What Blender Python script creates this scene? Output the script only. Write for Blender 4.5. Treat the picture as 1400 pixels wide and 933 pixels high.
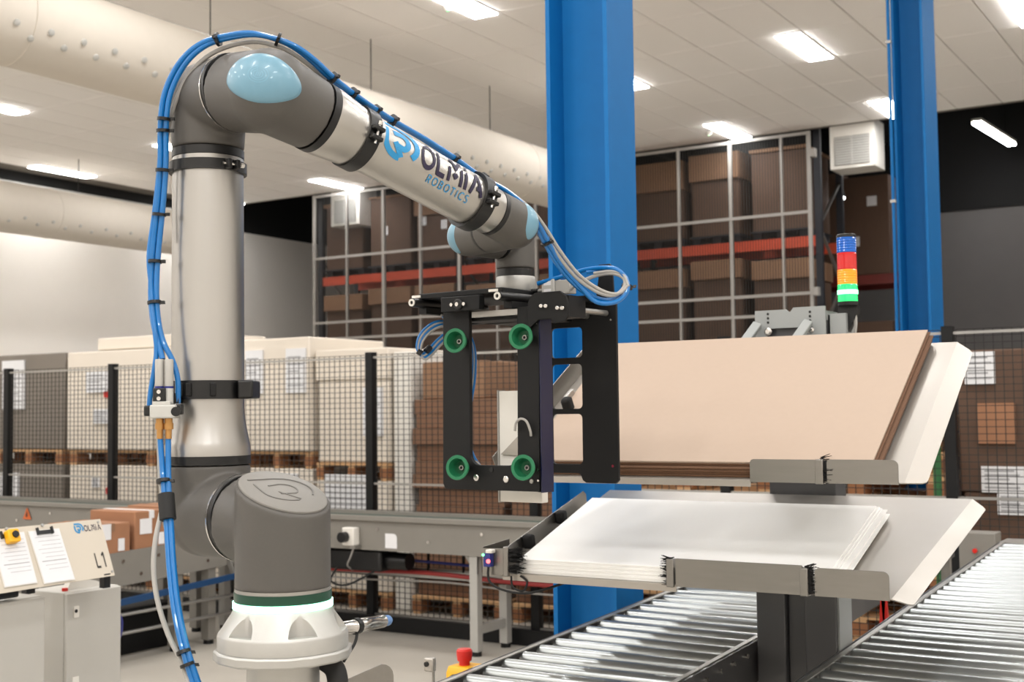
import bpy, bmesh, math, random
from mathutils import Vector, Matrix
random.seed(7)
for o in list(bpy.data.objects):
    bpy.data.objects.remove(o)
SC = bpy.context.scene
COL = SC.collection
PI = math.pi

# ------------------------------------------------------------------ camera
cam_d = bpy.data.cameras.new('camera')
cam = bpy.data.objects.new('camera', cam_d)
COL.objects.link(cam)
cam_d.sensor_width = 36.0
cam_d.lens = 44.25
cam_d.clip_start = 0.05
cam_d.clip_end = 200
cam.matrix_world = Matrix(((0.849199, 0.040239, 0.526538, 0), (0.527924, -0.040938, -0.848305, 0), (-0.012579, 0.998351, -0.056007, 1.6), (0, 0, 0, 1)))
cam_d.dof.use_dof = True
cam_d.dof.focus_distance = 2.65
cam_d.dof.aperture_fstop = 7.5
SC.camera = cam

# ------------------------------------------------------------------ world, exposure, large lights
SC.view_settings.view_transform = 'Standard'
SC.view_settings.look = 'None'
SC.view_settings.exposure = 0.5
SC.view_settings.gamma = 1.0
SC.view_settings.use_curve_mapping = False
world = bpy.data.worlds.new('hall_air')
SC.world = world
world.use_nodes = True
world.node_tree.nodes['Background'].inputs[0].default_value = (0.9, 0.87, 0.82, 1)
world.node_tree.nodes['Background'].inputs[1].default_value = 0.02
PANEL = 26.0            # base radiance of the ceiling panels
LIGHT_X = (-17.2, -14.3, -11.8, -6.9, -4.54, -2.2)
LIGHT_Y = (10.12, 13.66, 17.19)
CEIL = 5.68
def ceiling_lamp(x, y, k=1.0):
    d = bpy.data.lights.new('ceiling_lamp', 'AREA')
    d.shape = 'RECTANGLE'; d.size = 0.28; d.size_y = 1.15
    d.energy = PANEL * PI * 0.28 * 1.15 * k
    d.color = (1.0, 0.992, 0.985)
    o = bpy.data.objects.new('ceiling_lamp', d)
    o.location = (x, y, CEIL - 0.03)
    COL.objects.link(o)
# unseen panels continue the grid; those behind and right boosted to brighten the scene
for x in (-17.2, -14.3, -11.8, -9.3, -6.9, -4.54, -2.2, 0.2, 2.6, 5.0):
    for y in (-4.1, -0.6, 2.95, 6.53):
        ceiling_lamp(x, y, (1.4 if y < 0 else 1.0) * (1.25 if x > 0 else 1.0))
for x in (0.2, 2.6):  # unseen panels at right, boosted to brighten that side
    for y in LIGHT_Y[:2]:
        ceiling_lamp(x, y, 1.2)

# ------------------------------------------------------------------ helpers
def lin(c):
    c = c / 255.0
    return c / 12.92 if c <= 0.04045 else ((c + 0.055) / 1.055) ** 2.4
def M(name, rgb, rough=0.5, metal=0.0, noise=None, bump=None, coat=0.0, trans=0.0, emit=None, stretch=None, rvar=0.0, spec=None):
    """procedural material: base colour varied by noise, optional bump, all in object coordinates"""
    m = bpy.data.materials.new(name); m.use_nodes = True
    nt = m.node_tree; b = nt.nodes['Principled BSDF']
    col = (lin(rgb[0]), lin(rgb[1]), lin(rgb[2]), 1)
    b.inputs['Base Color'].default_value = col
    b.inputs['Roughness'].default_value = rough
    b.inputs['Metallic'].default_value = metal
    if spec is not None: b.inputs['Specular IOR Level'].default_value = spec
    b.inputs['Coat Weight'].default_value = coat
    b.inputs['Transmission Weight'].default_value = trans
    if emit:
        b.inputs['Emission Color'].default_value = (emit[0], emit[1], emit[2], 1)
        b.inputs['Emission Strength'].default_value = emit[3]
    if noise or bump or rvar:
        tc = nt.nodes.new('ShaderNodeTexCoord'); mp = nt.nodes.new('ShaderNodeMapping')
        nt.links.new(tc.outputs['Object'], mp.inputs[0])
        if stretch: mp.inputs['Scale'].default_value = stretch
    if noise or rvar:
        sc_, amt = noise if noise else (40, 0)
        n = nt.nodes.new('ShaderNodeTexNoise'); n.inputs['Scale'].default_value = sc_
        n.inputs['Detail'].default_value = 4
        nt.links.new(mp.outputs[0], n.inputs['Vector'])
        if noise:
            r = nt.nodes.new('ShaderNodeMapRange')
            r.inputs['To Min'].default_value = 1 - amt; r.inputs['To Max'].default_value = 1 + amt
            nt.links.new(n.outputs['Fac'], r.inputs['Value'])
            mx = nt.nodes.new('ShaderNodeVectorMath'); mx.operation = 'SCALE'
            mx.inputs[0].default_value = col[:3]
            nt.links.new(r.outputs[0], mx.inputs['Scale'])
            nt.links.new(mx.outputs[0], b.inputs['Base Color'])
        if rvar:
            r2 = nt.nodes.new('ShaderNodeMapRange')
            r2.inputs['To Min'].default_value = max(0.02, rough - rvar); r2.inputs['To Max'].default_value = rough + rvar
            nt.links.new(n.outputs['Fac'], r2.inputs['Value'])
            nt.links.new(r2.outputs[0], b.inputs['Roughness'])
    if bump:
        n2 = nt.nodes.new('ShaderNodeTexNoise'); n2.inputs['Scale'].default_value = bump[0]
        nt.links.new(mp.outputs[0], n2.inputs['Vector'])
        bp = nt.nodes.new('ShaderNodeBump'); bp.inputs['Strength'].default_value = bump[1]
        bp.inputs['Distance'].default_value = 0.002
        nt.links.new(n2.outputs['Fac'], bp.inputs['Height'])
        nt.links.new(bp.outputs[0], b.inputs['Normal'])
    return m

concrete = M('polished_concrete', (180, 174, 164), 0.42, noise=(1.3, .16), bump=(60, .05))
tile_m = M('mineral_tile', (248, 244, 239), 0.9, noise=(90, .05), bump=(150, .2))
deck_m = M('ceiling_void', (120, 114, 105), 0.9)
wall_w = M('white_wall', (236, 231, 224), 0.8, noise=(2, .03), bump=(40, .05))
wall_g = M('grey_wall', (112, 109, 108), 0.85, noise=(3, .05))
upper_black = M('upper_hall_black', (13, 13, 13), 0.8, noise=(5, .1))  # near-black for upper walls, roof deck and beams
duct_m = M('textile_duct', (214, 206, 194), 0.85, noise=(8, .03), bump=(200, .1))
white_m = M('white_sheet_metal', (226, 222, 214), 0.5, noise=(5, .03))
light_m = M('lamp_diffuser', (255, 255, 255), 0.5, emit=(1.0, 0.992, 0.985, PANEL))
blue_steel = M('blue_painted_steel', (6, 100, 164), 0.55, noise=(14, .07), bump=(90, .06), spec=0.25)
black_m = M('black_powder_coat', (13, 13, 14), 0.55, noise=(60, .12), bump=(400, .05), spec=0.3)
blackp = M('black_plastic', (10, 10, 11), 0.4, noise=(30, .1))
rubber = M('black_rubber', (20, 20, 20), 0.7, noise=(30, .1))
wire_m = M('black_wire', (44, 42, 40), 0.55, metal=0.3, noise=(20, .1))
galv = M('galvanised_steel', (168, 166, 162), 0.38, metal=0.85, noise=(9, .1), rvar=0.12)
roller_m = M('zinc_roller', (166, 170, 170), 0.29, metal=0.9, noise=(30, .04))
stain = M('brushed_stainless', (140, 137, 132), 0.36, metal=0.9, noise=(7, .07), rvar=0.1, stretch=(2, 14, 14))
stain2 = M('satin_stainless', (176, 171, 164), 0.42, metal=0.85, noise=(9, .06), rvar=0.1)
chrome = M('bright_bolt', (215, 213, 210), 0.2, metal=1.0, noise=(60, .05))
conv_grey = M('grey_painted_frame', (128, 124, 117), 0.6, noise=(6, .06))
silver_paint = M('light_grey_paint', (172, 170, 165), 0.45, metal=0.2, noise=(12, .05))
post_dark = M('anthracite_column', (66, 66, 68), 0.4, noise=(10, .06), coat=0.2)
head_grey = M('grey_head_paint', (150, 153, 152), 0.45, metal=0.15, noise=(12, .05))
robot_grey = M('robot_grey', (80, 77, 73), 0.5, noise=(180, .05), bump=(900, .08))
relief_m = M('robot_grey_relief', (108, 105, 101), 0.6, noise=(180, .04))
robot_lid = M('robot_grey_lid', (126, 123, 118), 0.6, noise=(180, .04))
alu = M('anodised_tube', (178, 176, 173), 0.3, metal=0.95, noise=(25, .05), rvar=0.06, stretch=(1, 1, .04))
alu2 = M('turned_aluminium', (182, 179, 174), 0.32, metal=0.92, noise=(40, .04), rvar=0.06)
castm = M('cast_silver', (180, 179, 175), 0.4, metal=0.55, noise=(60, .04), bump=(500, .08))
cap_blue = M('pale_blue_cap', (106, 148, 168), 0.35, noise=(10, .03), coat=0.15)
led_m = M('green_led_ring', (190, 255, 225), 0.4, emit=(0.35, 1.0, 0.68, 3.2))
dark_green = M('dark_green_band', (10, 58, 42), 0.3, noise=(30, .1))
hose_blue = M('blue_hose', (0, 106, 176), 0.3, noise=(30, .06), coat=0.3)
hose_grey = M('grey_cable', (158, 155, 150), 0.5, noise=(30, .06))
navy = M('navy_print', (34, 26, 56), 0.5, noise=(50, .05))
logo_blue = M('blue_print', (40, 140, 195), 0.45, noise=(50, .05))
print_dark = M('dark_print', (40, 38, 38), 0.6, noise=(50, .05))
print_grey = M('grey_print', (165, 165, 168), 0.7, noise=(50, .1))
cup_green = M('green_silicone', (30, 112, 74), 0.45, noise=(30, .06))
cup_dark = M('deep_green_silicone', (18, 96, 60), 0.5, noise=(30, .06))
navy_film = M('navy_film', (10, 12, 50), 0.35, noise=(20, .08))
kraft = M('kraft_sheet', (169, 150, 134), 0.8, noise=(60, .02), bump=(300, .05))
bundle_m = M('bundled_brown_board', (128, 94, 72), 0.85, noise=(30, .12), stretch=(1, 1, 6))
kraft_edge = M('corrugated_edge', (96, 68, 48), 0.9, noise=(400, .3))
paper_w = M('white_sheet', (250, 249, 246), 0.42, noise=(5, .015))
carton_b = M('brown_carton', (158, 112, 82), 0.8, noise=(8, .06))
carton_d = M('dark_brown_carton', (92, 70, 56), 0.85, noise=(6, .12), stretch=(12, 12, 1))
carton_t = M('tan_carton', (140, 106, 80), 0.8, noise=(6, .06))
carton_w = M('white_carton', (226, 216, 202), 0.75, noise=(3, .04))
wrap_g = M('grey_stretch_wrap', (122, 114, 105), 0.4, noise=(3, .12), bump=(12, .4))
wood = M('pallet_wood', (202, 160, 116), 0.85, noise=(14, .14), stretch=(1, 6, 6))
wood_r = M('reddish_pallet_wood', (150, 100, 66), 0.85, noise=(14, .16), stretch=(1, 6, 6))
wood_d = M('dark_pallet', (40, 42, 48), 0.8, noise=(14, .14))
rack_or = M('orange_beam', (196, 74, 44), 0.5, noise=(9, .08))
shaded_red = M('red_beam_shaded', (104, 34, 26), 0.5, noise=(9, .08))  # dimness of the far hall darkened into the beam's red
rack_bl = M('dark_blue_upright', (25, 27, 35), 0.5, noise=(9, .08))
screen_m = M('screen_frame', (156, 152, 147), 0.5, metal=0.2, noise=(9, .05))
label_m = M('paper_label', (228, 228, 230), 0.7, noise=(30, .03))
board_m = M('beige_panel', (206, 196, 180), 0.5, noise=(4, .03))
cab_m = M('light_grey_enclosure', (186, 183, 176), 0.5, noise=(12, .03), bump=(300, .05))
yellow_m = M('signal_yellow', (238, 176, 20), 0.45, noise=(20, .05))
red_m = M('signal_red', (206, 38, 30), 0.35, noise=(20, .05))
orange_m = M('warning_orange', (196, 92, 30), 0.5, noise=(20, .05))
brass = M('brass_fitting', (186, 140, 84), 0.35, metal=0.7, noise=(40, .08))
valve_m = M('light_grey_plastic', (186, 185, 180), 0.45, noise=(30, .04))
cyl_blue = M('blue_cylinder_ring', (36, 44, 120), 0.4, noise=(30, .05))
lens_b = M('blue_lens', (0, 84, 178), 0.12, coat=0.6, noise=(80, .1), emit=(0.0, 0.14, 0.42, 0.12))  # blue, red and amber lenses: faint emission imitates light shining through
lens_r = M('red_lens', (190, 14, 14), 0.12, coat=0.6, noise=(80, .1), emit=(0.5, 0.01, 0.01, 0.15))
lens_o = M('amber_lens', (250, 130, 20), 0.12, coat=0.6, noise=(80, .1), emit=(0.9, 0.25, 0.01, 0.5))
lens_g = M('lit_green_lens', (10, 190, 70), 0.12, coat=0.6, noise=(80, .1), emit=(0.02, 0.75, 0.18, 1.0))
lens_gl = M('lit_green_core', (120, 255, 170), 0.2, emit=(0.3, 1.0, 0.5, 2.6))
led_red = M('red_indicator', (255, 60, 60), 0.3, emit=(1.0, 0.12, 0.12, 2.5))
led_grn = M('green_indicator', (60, 255, 90), 0.3, emit=(0.2, 1.0, 0.35, 2.0))
red_cable = M('red_cable', (150, 44, 42), 0.5, noise=(20, .08))
bristle = M('black_bristle', (14, 13, 13), 0.9, noise=(200, .2))
green_paint = M('green_paint', (46, 110, 60), 0.5, noise=(20, .06))

ORG = {}
def V(*a): return Vector(a[0] if len(a) == 1 else a)
def org(o): return ORG.get(o.name, Vector((0, 0, 0))) if o else Vector((0, 0, 0))

class MB:
    """collects shapes in world coordinates; build() links them as ONE mesh object"""
    def __init__(s): s.v = []; s.f = []
    def add(s, vs, fs):
        k = len(s.v); s.v += [Vector(p) for p in vs]; s.f += [[i + k for i in f] for f in fs]; return s
    def box(s, x0, x1, y0, y1, z0, z1):
        return s.obox((x0, y0, z0), (x1 - x0, 0, 0), (0, y1 - y0, 0), (0, 0, z1 - z0))
    def obox(s, o, a, b, c):
        o, a, b, c = Vector(o), Vector(a), Vector(b), Vector(c)
        if a.cross(b).dot(c) < 0: a, b = b, a
        vs = [o, o + a, o + a + b, o + b, o + c, o + a + c, o + a + b + c, o + b + c]
        return s.add(vs, [[3, 2, 1, 0], [4, 5, 6, 7], [0, 1, 5, 4], [1, 2, 6, 5], [2, 3, 7, 6], [3, 0, 4, 7]])
    def cbox(s, c, a, b, d):
        """box centred at c with full-length edge vectors"""
        c, a, b, d = Vector(c), Vector(a), Vector(b), Vector(d)
        return s.obox(c - a / 2 - b / 2 - d / 2, a, b, d)
    def beam(s, p, q, w, h, up=(0, 0, 1)):
        p, q = Vector(p), Vector(q); t = (q - p).normalized(); up = Vector(up)
        if abs(t.dot(up)) > .97: up = Vector((0, 1, 0))
        x = t.cross(up).normalized(); z = x.cross(t)
        return s.obox(p - x * w / 2 - z * h / 2, x * w, q - p, z * h)
    def lathe(s, prof, o, ax, n=24, caps=True):
        """prof: list of (distance along ax, radius)"""
        o, ax = Vector(o), Vector(ax).normalized()
        x = ax.orthogonal().normalized(); y = ax.cross(x)
        k = len(s.v)
        for t, r in prof:
            for i in range(n):
                a = 2 * PI * i / n
                s.v.append(o + ax * t + x * (r * math.cos(a)) + y * (r * math.sin(a)))
        for j in range(len(prof) - 1):
            for i in range(n):
                s.f.append([k + j * n + i, k + j * n + (i + 1) % n, k + (j + 1) * n + (i + 1) % n, k + (j + 1) * n + i])
        if caps:
            s.f.append([k + i for i in reversed(range(n))]); m = k + (len(prof) - 1) * n
            s.f.append([m + i for i in range(n)])
        return s
    def cyl(s, p, q, r, r2=None, n=16, caps=True):
        p, q = Vector(p), Vector(q)
        return s.lathe([(0, r), ((q - p).length, r if r2 is None else r2)], p, q - p, n, caps)
    def ring(s, o, ax, t0, t1, r_in, r_out, n=24):
        """hollow ring"""
        return s.lathe([(t0, r_in), (t0, r_out), (t1, r_out), (t1, r_in), (t0, r_in)], o, ax, n, False)
    def ball(s, c, r, n=16):
        k = n // 2
        return s.lathe([(-r * math.cos(PI * i / k), max(1e-4, r * math.sin(PI * i / k))) for i in range(k + 1)], c, (0, 0, 1), n)
    def tube(s, pts, r, n=8, sm=4, ends=True):
        pts = smooth(pts, sm) if sm > 1 else [Vector(p) for p in pts]
        k = len(s.v); m = len(pts); nx = None
        for i, p in enumerate(pts):
            t = (pts[min(i + 1, m - 1)] - pts[max(i - 1, 0)]).normalized()
            nx = t.orthogonal().normalized() if nx is None else (nx - t * nx.dot(t)).normalized()
            ny = t.cross(nx)
            for j in range(n):
                a = 2 * PI * j / n; s.v.append(p + nx * (r * math.cos(a)) + ny * (r * math.sin(a)))
        for i in range(m - 1):
            for j in range(n):
                s.f.append([k + i * n + j, k + i * n + (j + 1) % n, k + (i + 1) * n + (j + 1) % n, k + (i + 1) * n + j])
        if ends:
            s.f.append([k + j for j in reversed(range(n))]); s.f.append([k + (m - 1) * n + j for j in range(n)])
        return s
    def prism(s, poly, o, ex, ey, ez):
        """2-D outline (list of (u, v)) in the frame o, ex, ey, pushed along ez (vector with length)"""
        o, ex, ey, ez = Vector(o), Vector(ex), Vector(ey), Vector(ez)
        n = len(poly); a = [o + ex * u + ey * w for u, w in poly]; b = [p + ez for p in a]
        area = sum(poly[i][0] * poly[(i + 1) % n][1] - poly[(i + 1) % n][0] * poly[i][1] for i in range(n))
        flip = (area > 0) == (ex.cross(ey).dot(ez) > 0)
        fs = [list(range(n)), [n + i for i in reversed(range(n))]] + [[(i + 1) % n, i, n + i, n + (i + 1) % n] for i in range(n)]
        if flip: fs = [list(reversed(f)) for f in fs]
        return s.add(a + b, fs)
    def mesh(s, name, mat, smooth_deg=35, o=Vector((0, 0, 0))):
        me = bpy.data.meshes.new(name)
        me.from_pydata([tuple(p - o) for p in s.v], [], s.f)
        me.materials.append(mat)
        if smooth_deg:
            me.polygons.foreach_set('use_smooth', [True] * len(me.polygons))
            me.set_sharp_from_angle(angle=math.radians(smooth_deg))
        me.update(); return me
    def build(s, name, mat, parent=None, bev=0.0, deg=35, seg=2):
        o = org(parent)
        ob = bpy.data.objects.new(name, s.mesh(name, mat, deg, o))
        COL.objects.link(ob)
        if parent: ob.parent = parent; ORG[ob.name] = o
        if bev:
            md = ob.modifiers.new('bevel', 'BEVEL'); md.width = bev; md.segments = seg
            md.limit_method = 'ANGLE'; md.angle_limit = math.radians(40)
        return ob

def smooth(pts, k):
    """Catmull-Rom through the points"""
    p = [Vector(q) for q in pts]; out = []
    for i in range(len(p) - 1):
        a, b, c, d = p[max(i - 1, 0)], p[i], p[i + 1], p[min(i + 2, len(p) - 1)]
        for j in range(k):
            t = j / k
            out.append(.5 * ((2 * b) + (c - a) * t + (2 * a - 5 * b + 4 * c - d) * t * t + (3 * b - a - 3 * c + d) * t ** 3))
    out.append(p[-1]); return out
def rrect(x0, x1, y0, y1, r, n=4):
    """rounded rectangle outline; r may be one radius or four (bl, br, tr, tl)"""
    rr = r if isinstance(r, (list, tuple)) else (r,) * 4
    out = []
    for (cx, cy, a0, q) in ((x0 + rr[0], y0 + rr[0], PI, rr[0]), (x1 - rr[1], y0 + rr[1], 1.5 * PI, rr[1]), (x1 - rr[2], y1 - rr[2], 0, rr[2]), (x0 + rr[3], y1 - rr[3], .5 * PI, rr[3])):
        if q == 0: out.append((cx, cy)); continue
        for i in range(n + 1): out.append((cx + q * math.cos(a0 + .5 * PI * i / n), cy + q * math.sin(a0 + .5 * PI * i / n)))
    return out
def tag(o, label, cat, group=None, kind=None):
    o['label'] = label; o['category'] = cat
    if group: o['group'] = group
    if kind: o['kind'] = kind
    return o
def thing(name, loc, label, cat, group=None):
    o = bpy.data.objects.new(name, None); COL.objects.link(o)
    o.empty_display_size = .05; o.location = loc; ORG[o.name] = Vector(loc)
    return tag(o, label, cat, group)
def struct(name, mb, mat, parent=None, bev=0.0):
    o = mb.build(name, mat, parent, bev); o['kind'] = 'structure'; return o
def piece(name, me, parent, loc, rot=None):
    """an object that shares a mesh; loc in world coordinates"""
    o = bpy.data.objects.new(name, me); COL.objects.link(o)
    o.parent = parent; o.location = Vector(loc) - org(parent)
    if rot: o.rotation_euler = rot
    ORG[o.name] = Vector(loc)
    return o
def copy_tree(o, loc=None, parent=None):
    c = o.copy(); COL.objects.link(c)
    if parent: c.parent = parent
    ORG[c.name] = ORG.get(o.name, Vector((0, 0, 0)))
    if loc is not None: c.location = loc; ORG[c.name] = Vector(loc)
    for ch in list(o.children): copy_tree(ch, None, c)
    return c
def baked(ob):
    """replace an object's mesh by its evaluated one"""
    dg = bpy.context.evaluated_depsgraph_get(); dg.update()
    me = bpy.data.meshes.new_from_object(ob.evaluated_get(dg))
    ob.modifiers.clear(); ob.data = me
    return ob
def fused(name, mb, mat, parent, vox=0.004, it=8, deg=None):
    """one skin over several overlapping solids, edges blended (voxel remesh + smoothing)"""
    ob = mb.build(name, mat, parent, deg=0)
    r = ob.modifiers.new('r', 'REMESH'); r.mode = 'VOXEL'; r.voxel_size = vox; r.use_smooth_shade = True
    s = ob.modifiers.new('s', 'SMOOTH'); s.factor = .5; s.iterations = it
    baked(ob)
    ob.data.polygons.foreach_set('use_smooth', [True] * len(ob.data.polygons))
    return ob

# stroke lettering: polylines in a box of height 1, drawn as flat ribbons
def arc(cx, cy, rx, ry, a0, a1, n=10):
    return [(cx + rx * math.cos(math.radians(a0 + (a1 - a0) * i / n)), cy + ry * math.sin(math.radians(a0 + (a1 - a0) * i / n))) for i in range(n + 1)]
GLYPH = {
 'O': (.95, [arc(.46, .5, .42, .44, 150, 500, 22)]),
 'L': (.70, [[(.1, .98), (.1, .3), (.1, .06), (.62, .06)]]),
 'M': (1.1, [[(.1, 0), (.1, .6)], [(.1, .95), (.3, .95), (.55, .6), (.8, .95), (1., .95)], [(1., .72), (1., 0)], [(.42, .4), (.55, .25), (.68, .4)]]),
 'I': (.32, [[(.12, 0), (.12, .72)], [(.12, .84), (.12, 1.)]]),
 'A': (.98, [[(.06, 0), (.3, .5), (.46, .82)], [(.46, .96), (.9, .02)], [(.5, .3), (.78, .3)]]),
 'o': (.92, [arc(.42, .5, .4, .46, 0, 360, 20)]),
 'R': (.72, [[(.08, 0), (.08, .95), (.35, .95)] + arc(.35, .7, .25, .25, 90, -90, 8) + [(.08, .45)], [(.3, .45), (.6, 0)]]),
 'B': (.72, [[(.08, 0), (.08, .95), (.32, .95)] + arc(.32, .73, .22, .22, 90, -90, 8) + [(.08, .51)], [(.3, .51)] + arc(.34, .26, .25, .25, 90, -90, 8) + [(.08, .01)]]),
 'T': (.66, [[(.3, 0), (.3, .95)], [(.0, .95), (.6, .95)]]),
 'i': (.26, [[(.1, 0), (.1, .95)]]),
 'C': (.8, [arc(.45, .5, .4, .46, 45, 315, 14)]),
 'S': (.66, [arc(.3, .73, .24, .22, 40, 270, 9) + arc(.3, .25, .25, .25, 90, -140, 9)]),
 'l': (.66, [[(.1, 1.), (.1, .05), (.56, .05)]]),
 '1': (.5, [[(.05, .78), (.32, .98), (.32, 0)]]),
 '@': (1.15, [[(.06, .93), (.55, .93)] + arc(.55, .5, .46, .43, 80, -42, 10)[1:], [(.08, .76), (.08, .45)] + arc(.52, .42, .44, .36, 180, 268, 9) + [(.56, .07)],
        [(.3, .66), (.5, .7)] + arc(.52, .5, .22, .2, 80, -60, 8) + [(.36, .34)], [(.36, .42), (.6, .1)]]),
}
def ribbon(mb, line, w, fn, step=.06):
    p = []
    for a, b in zip(line, line[1:]):
        L = math.hypot(b[0] - a[0], b[1] - a[1]); k = max(1, int(L / step))
        for i in range(k): p.append((a[0] + (b[0] - a[0]) * i / k, a[1] + (b[1] - a[1]) * i / k))
    p.append(line[-1]); L, R = [], []
    for i in range(len(p)):
        a = p[max(0, i - 1)]; b = p[min(len(p) - 1, i + 1)]
        tx, ty = b[0] - a[0], b[1] - a[1]; n = math.hypot(tx, ty) or 1
        nx, ny = -ty / n * w / 2, tx / n * w / 2
        L.append(fn(p[i][0] + nx, p[i][1] + ny)); R.append(fn(p[i][0] - nx, p[i][1] - ny))
    k = len(p)
    mb.add(L + R, [[i, k + i, k + i + 1, i + 1] for i in range(k - 1)])
def lettering(mb, text, fn, h, w=.16, gap=.14, tot=None):
    """fn maps (u, v) in metres to a point; returns the width"""
    wd = sum(GLYPH[c][0] + gap for c in text) - gap
    sx = h if tot is None else tot / wd
    u = 0
    for c in text:
        for line in GLYPH[c][1]:
            ribbon(mb, line, w, lambda a, b, u=u: fn((u + a) * sx, b * h))
        u += GLYPH[c][0] + gap
    return u * sx

# ------------------------------------------------------------------ setting
FX0, FX1, FY0, FY1 = -18.0, 7.0, -6.0, 24.0
struct('floor', MB().box(FX0, FX1, FY0, FY1, -.2, 0), concrete)
struct('wall_left', MB().box(FX0 - .2, FX0, FY0, FY1, 0, 5.3), wall_w)
struct('trim_1', MB().box(FX0 - .2, FX0 - .005, FY0, FY1, 5.3, 7.4), upper_black)
struct('wall_right', MB().box(FX1, FX1 + .2, FY0, FY1, 0, 7.4), wall_w)
struct('wall_front', MB().box(FX0, FX1, FY0 - .2, FY0, 0, 7.4), wall_w)
struct('wall_back', MB().box(FX0, FX1, FY1, FY1 + .2, 0, 5.2), wall_g)
struct('trim_2', MB().box(FX0, FX1, FY1 - .03, FY1 + .2, 5.2, 7.4), upper_black)
struct('trim_3', MB().box(FX0, FX1, 17.86, FY1, 7.2, 7.4), upper_black)
t4 = MB()
for i in range(6): t4.box(FX0, FX1, 18.6 + i * .95, 18.72 + i * .95, 6.95, 7.2)
for x in (-14.5, -10.5, -6.5, -2.5, 1.5): t4.box(x, x + .14, 17.9, FY1 - .05, 6.6, 6.95)
struct('trim_4', t4, upper_black)
ceiling = struct('ceiling', MB().box(FX0, FX1, FY0, 17.86, 5.72, 5.9).box(FX0, FX1, 17.8, 17.86, 5.68, 7.2), deck_m)
TX, TY, TP, TQ = -7.94, 10.71, .593, 1.18
cand = []
for i in range(-17, 25):
    for j in range(-15, 6):
        x0, y0 = TX + i * TP, TY + j * TQ
        if x0 < FX0 + .02 or x0 + TP > FX1 - .02 or y0 < FY0 + .02: continue
        cand.append(((x0 + TP / 2) ** 2 + (y0 + TQ / 2) ** 2, x0, y0, (y0 + 1.2) > .45 * -(x0) * .9 - 1.5 and y0 > 3.5 and x0 < 2.4 and (y0 > 6 or x0 > -9)))
def tile_mb(x0, y0, z0, tilt=0):
    g = .005; x1, y1 = x0 + TP - g, y0 + TQ - g; x0 += g; y0 += g; c = .006
    lo = [(x0 + c, y0 + c), (x1 - c, y0 + c), (x1 - c, y1 - c), (x0 + c, y1 - c)]; hi = [(x0, y0), (x1, y0), (x1, y1), (x0, y1)]
    vs = [(x, y, z0) for x, y in lo] + [(x, y, z0 + c) for x, y in hi] + [(x, y, z0 + .018) for x, y in hi]
    return vs, [[3, 2, 1, 0]] + [[a, (a + 1) % 4, 4 + (a + 1) % 4, 4 + a] for a in range(4)] + [[4 + a, 4 + (a + 1) % 4, 8 + (a + 1) % 4, 8 + a] for a in range(4)]
proto = MB().add(*tile_mb(-TP / 2, -TQ / 2, 0)); tile_me = proto.mesh('ceiling_tile', tile_m, 0)
seen = sorted(c for c in cand if c[3])[:300]
for d, x0, y0, f in seen:
    piece('ceiling_tile', tile_me, ceiling, (x0 + TP / 2, y0 + TQ / 2, CEIL + random.uniform(0, .002)))
rest = MB(); ss = set((c[1], c[2]) for c in seen)
for d, x0, y0, f in cand:
    if (x0, y0) not in ss: rest.add(*tile_mb(x0, y0, CEIL))
rest.build('ceiling_tile_rest', tile_m, ceiling, deg=0)['kind'] = 'stuff'

# ceiling panels in view (each a frame and a glowing diffuser)
LAMPS = {(-17.2, 10.12): None, (-17.2, 13.66): 'long ceiling panel lamp nearest the left end of the second duct',
 (-17.2, 17.19): 'tiny far ceiling panel lamp seen just right of the robot upright',
 (-14.3, 10.12): 'ceiling panel lamp cut by the left edge of the photo', (-14.3, 13.66): 'ceiling panel lamp behind the blue hose of the robot upright',
 (-14.3, 17.19): 'ceiling panel lamp above the left white hanging vent box', (-11.8, 10.12): None,
 (-11.8, 13.66): None, (-11.8, 17.19): None,
 (-6.9, 10.12): 'ceiling panel lamp cut by the top edge, left of the blue column', (-6.9, 13.66): 'ceiling panel lamp half hidden behind the near blue column',
 (-6.9, 17.19): 'ceiling panel lamp above the brown cartons and the screen top', (-4.54, 10.12): None,
 (-4.54, 13.66): 'large ceiling panel lamp between the two blue columns', (-4.54, 17.19): 'ceiling panel lamp half hidden behind the far blue column',
 (-2.2, 10.12): None, (-2.2, 13.66): 'ceiling panel lamp in the top right corner of the photo', (-2.2, 17.19): None}
for (x, y), lab in LAMPS.items():
    if lab is None: ceiling_lamp(x, y); continue
    t = thing('ceiling_lamp', (x, y, CEIL), 'bright white ' + lab, 'lamp', 'ceiling panel lamps')
    MB().box(x - .15, x + .15, y - .585, y + .585, CEIL - .014, CEIL + .002).build('lamp_frame', white_m, t, bev=.004)
    MB().box(x - .14, x + .14, y - .575, y + .575, CEIL - .024, CEIL - .0141).build('diffuser', light_m, t, deg=0)
t = thing('tube_lamp', (-4.35, 22.2, 6.3), 'lone bright tube lamp in the dark hall on the right', 'lamp')
p = V((-4.1800, 21.0060, 6.2000)); q = V((-4.0293, 23.1292, 6.2000))
MB().beam(p, q, .16, .05).build('housing', white_m, t); dn = V(0, 0, -.05)
MB().cyl(p + dn + V(.04, 0, 0), q + dn + V(.04, 0, 0), .03, n=10).cyl(p + dn - V(.04, 0, 0), q + dn - V(.04, 0, 0), .03, n=10).build('tube', light_m, t)
MB().cyl(p.lerp(q, .2), p.lerp(q, .2) + V(0, 0, 1.02), .01, n=6).cyl(p.lerp(q, .8), p.lerp(q, .8) + V(0, 0, 1.02), .01, n=6).build('hanger', black_m, t)
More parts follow.
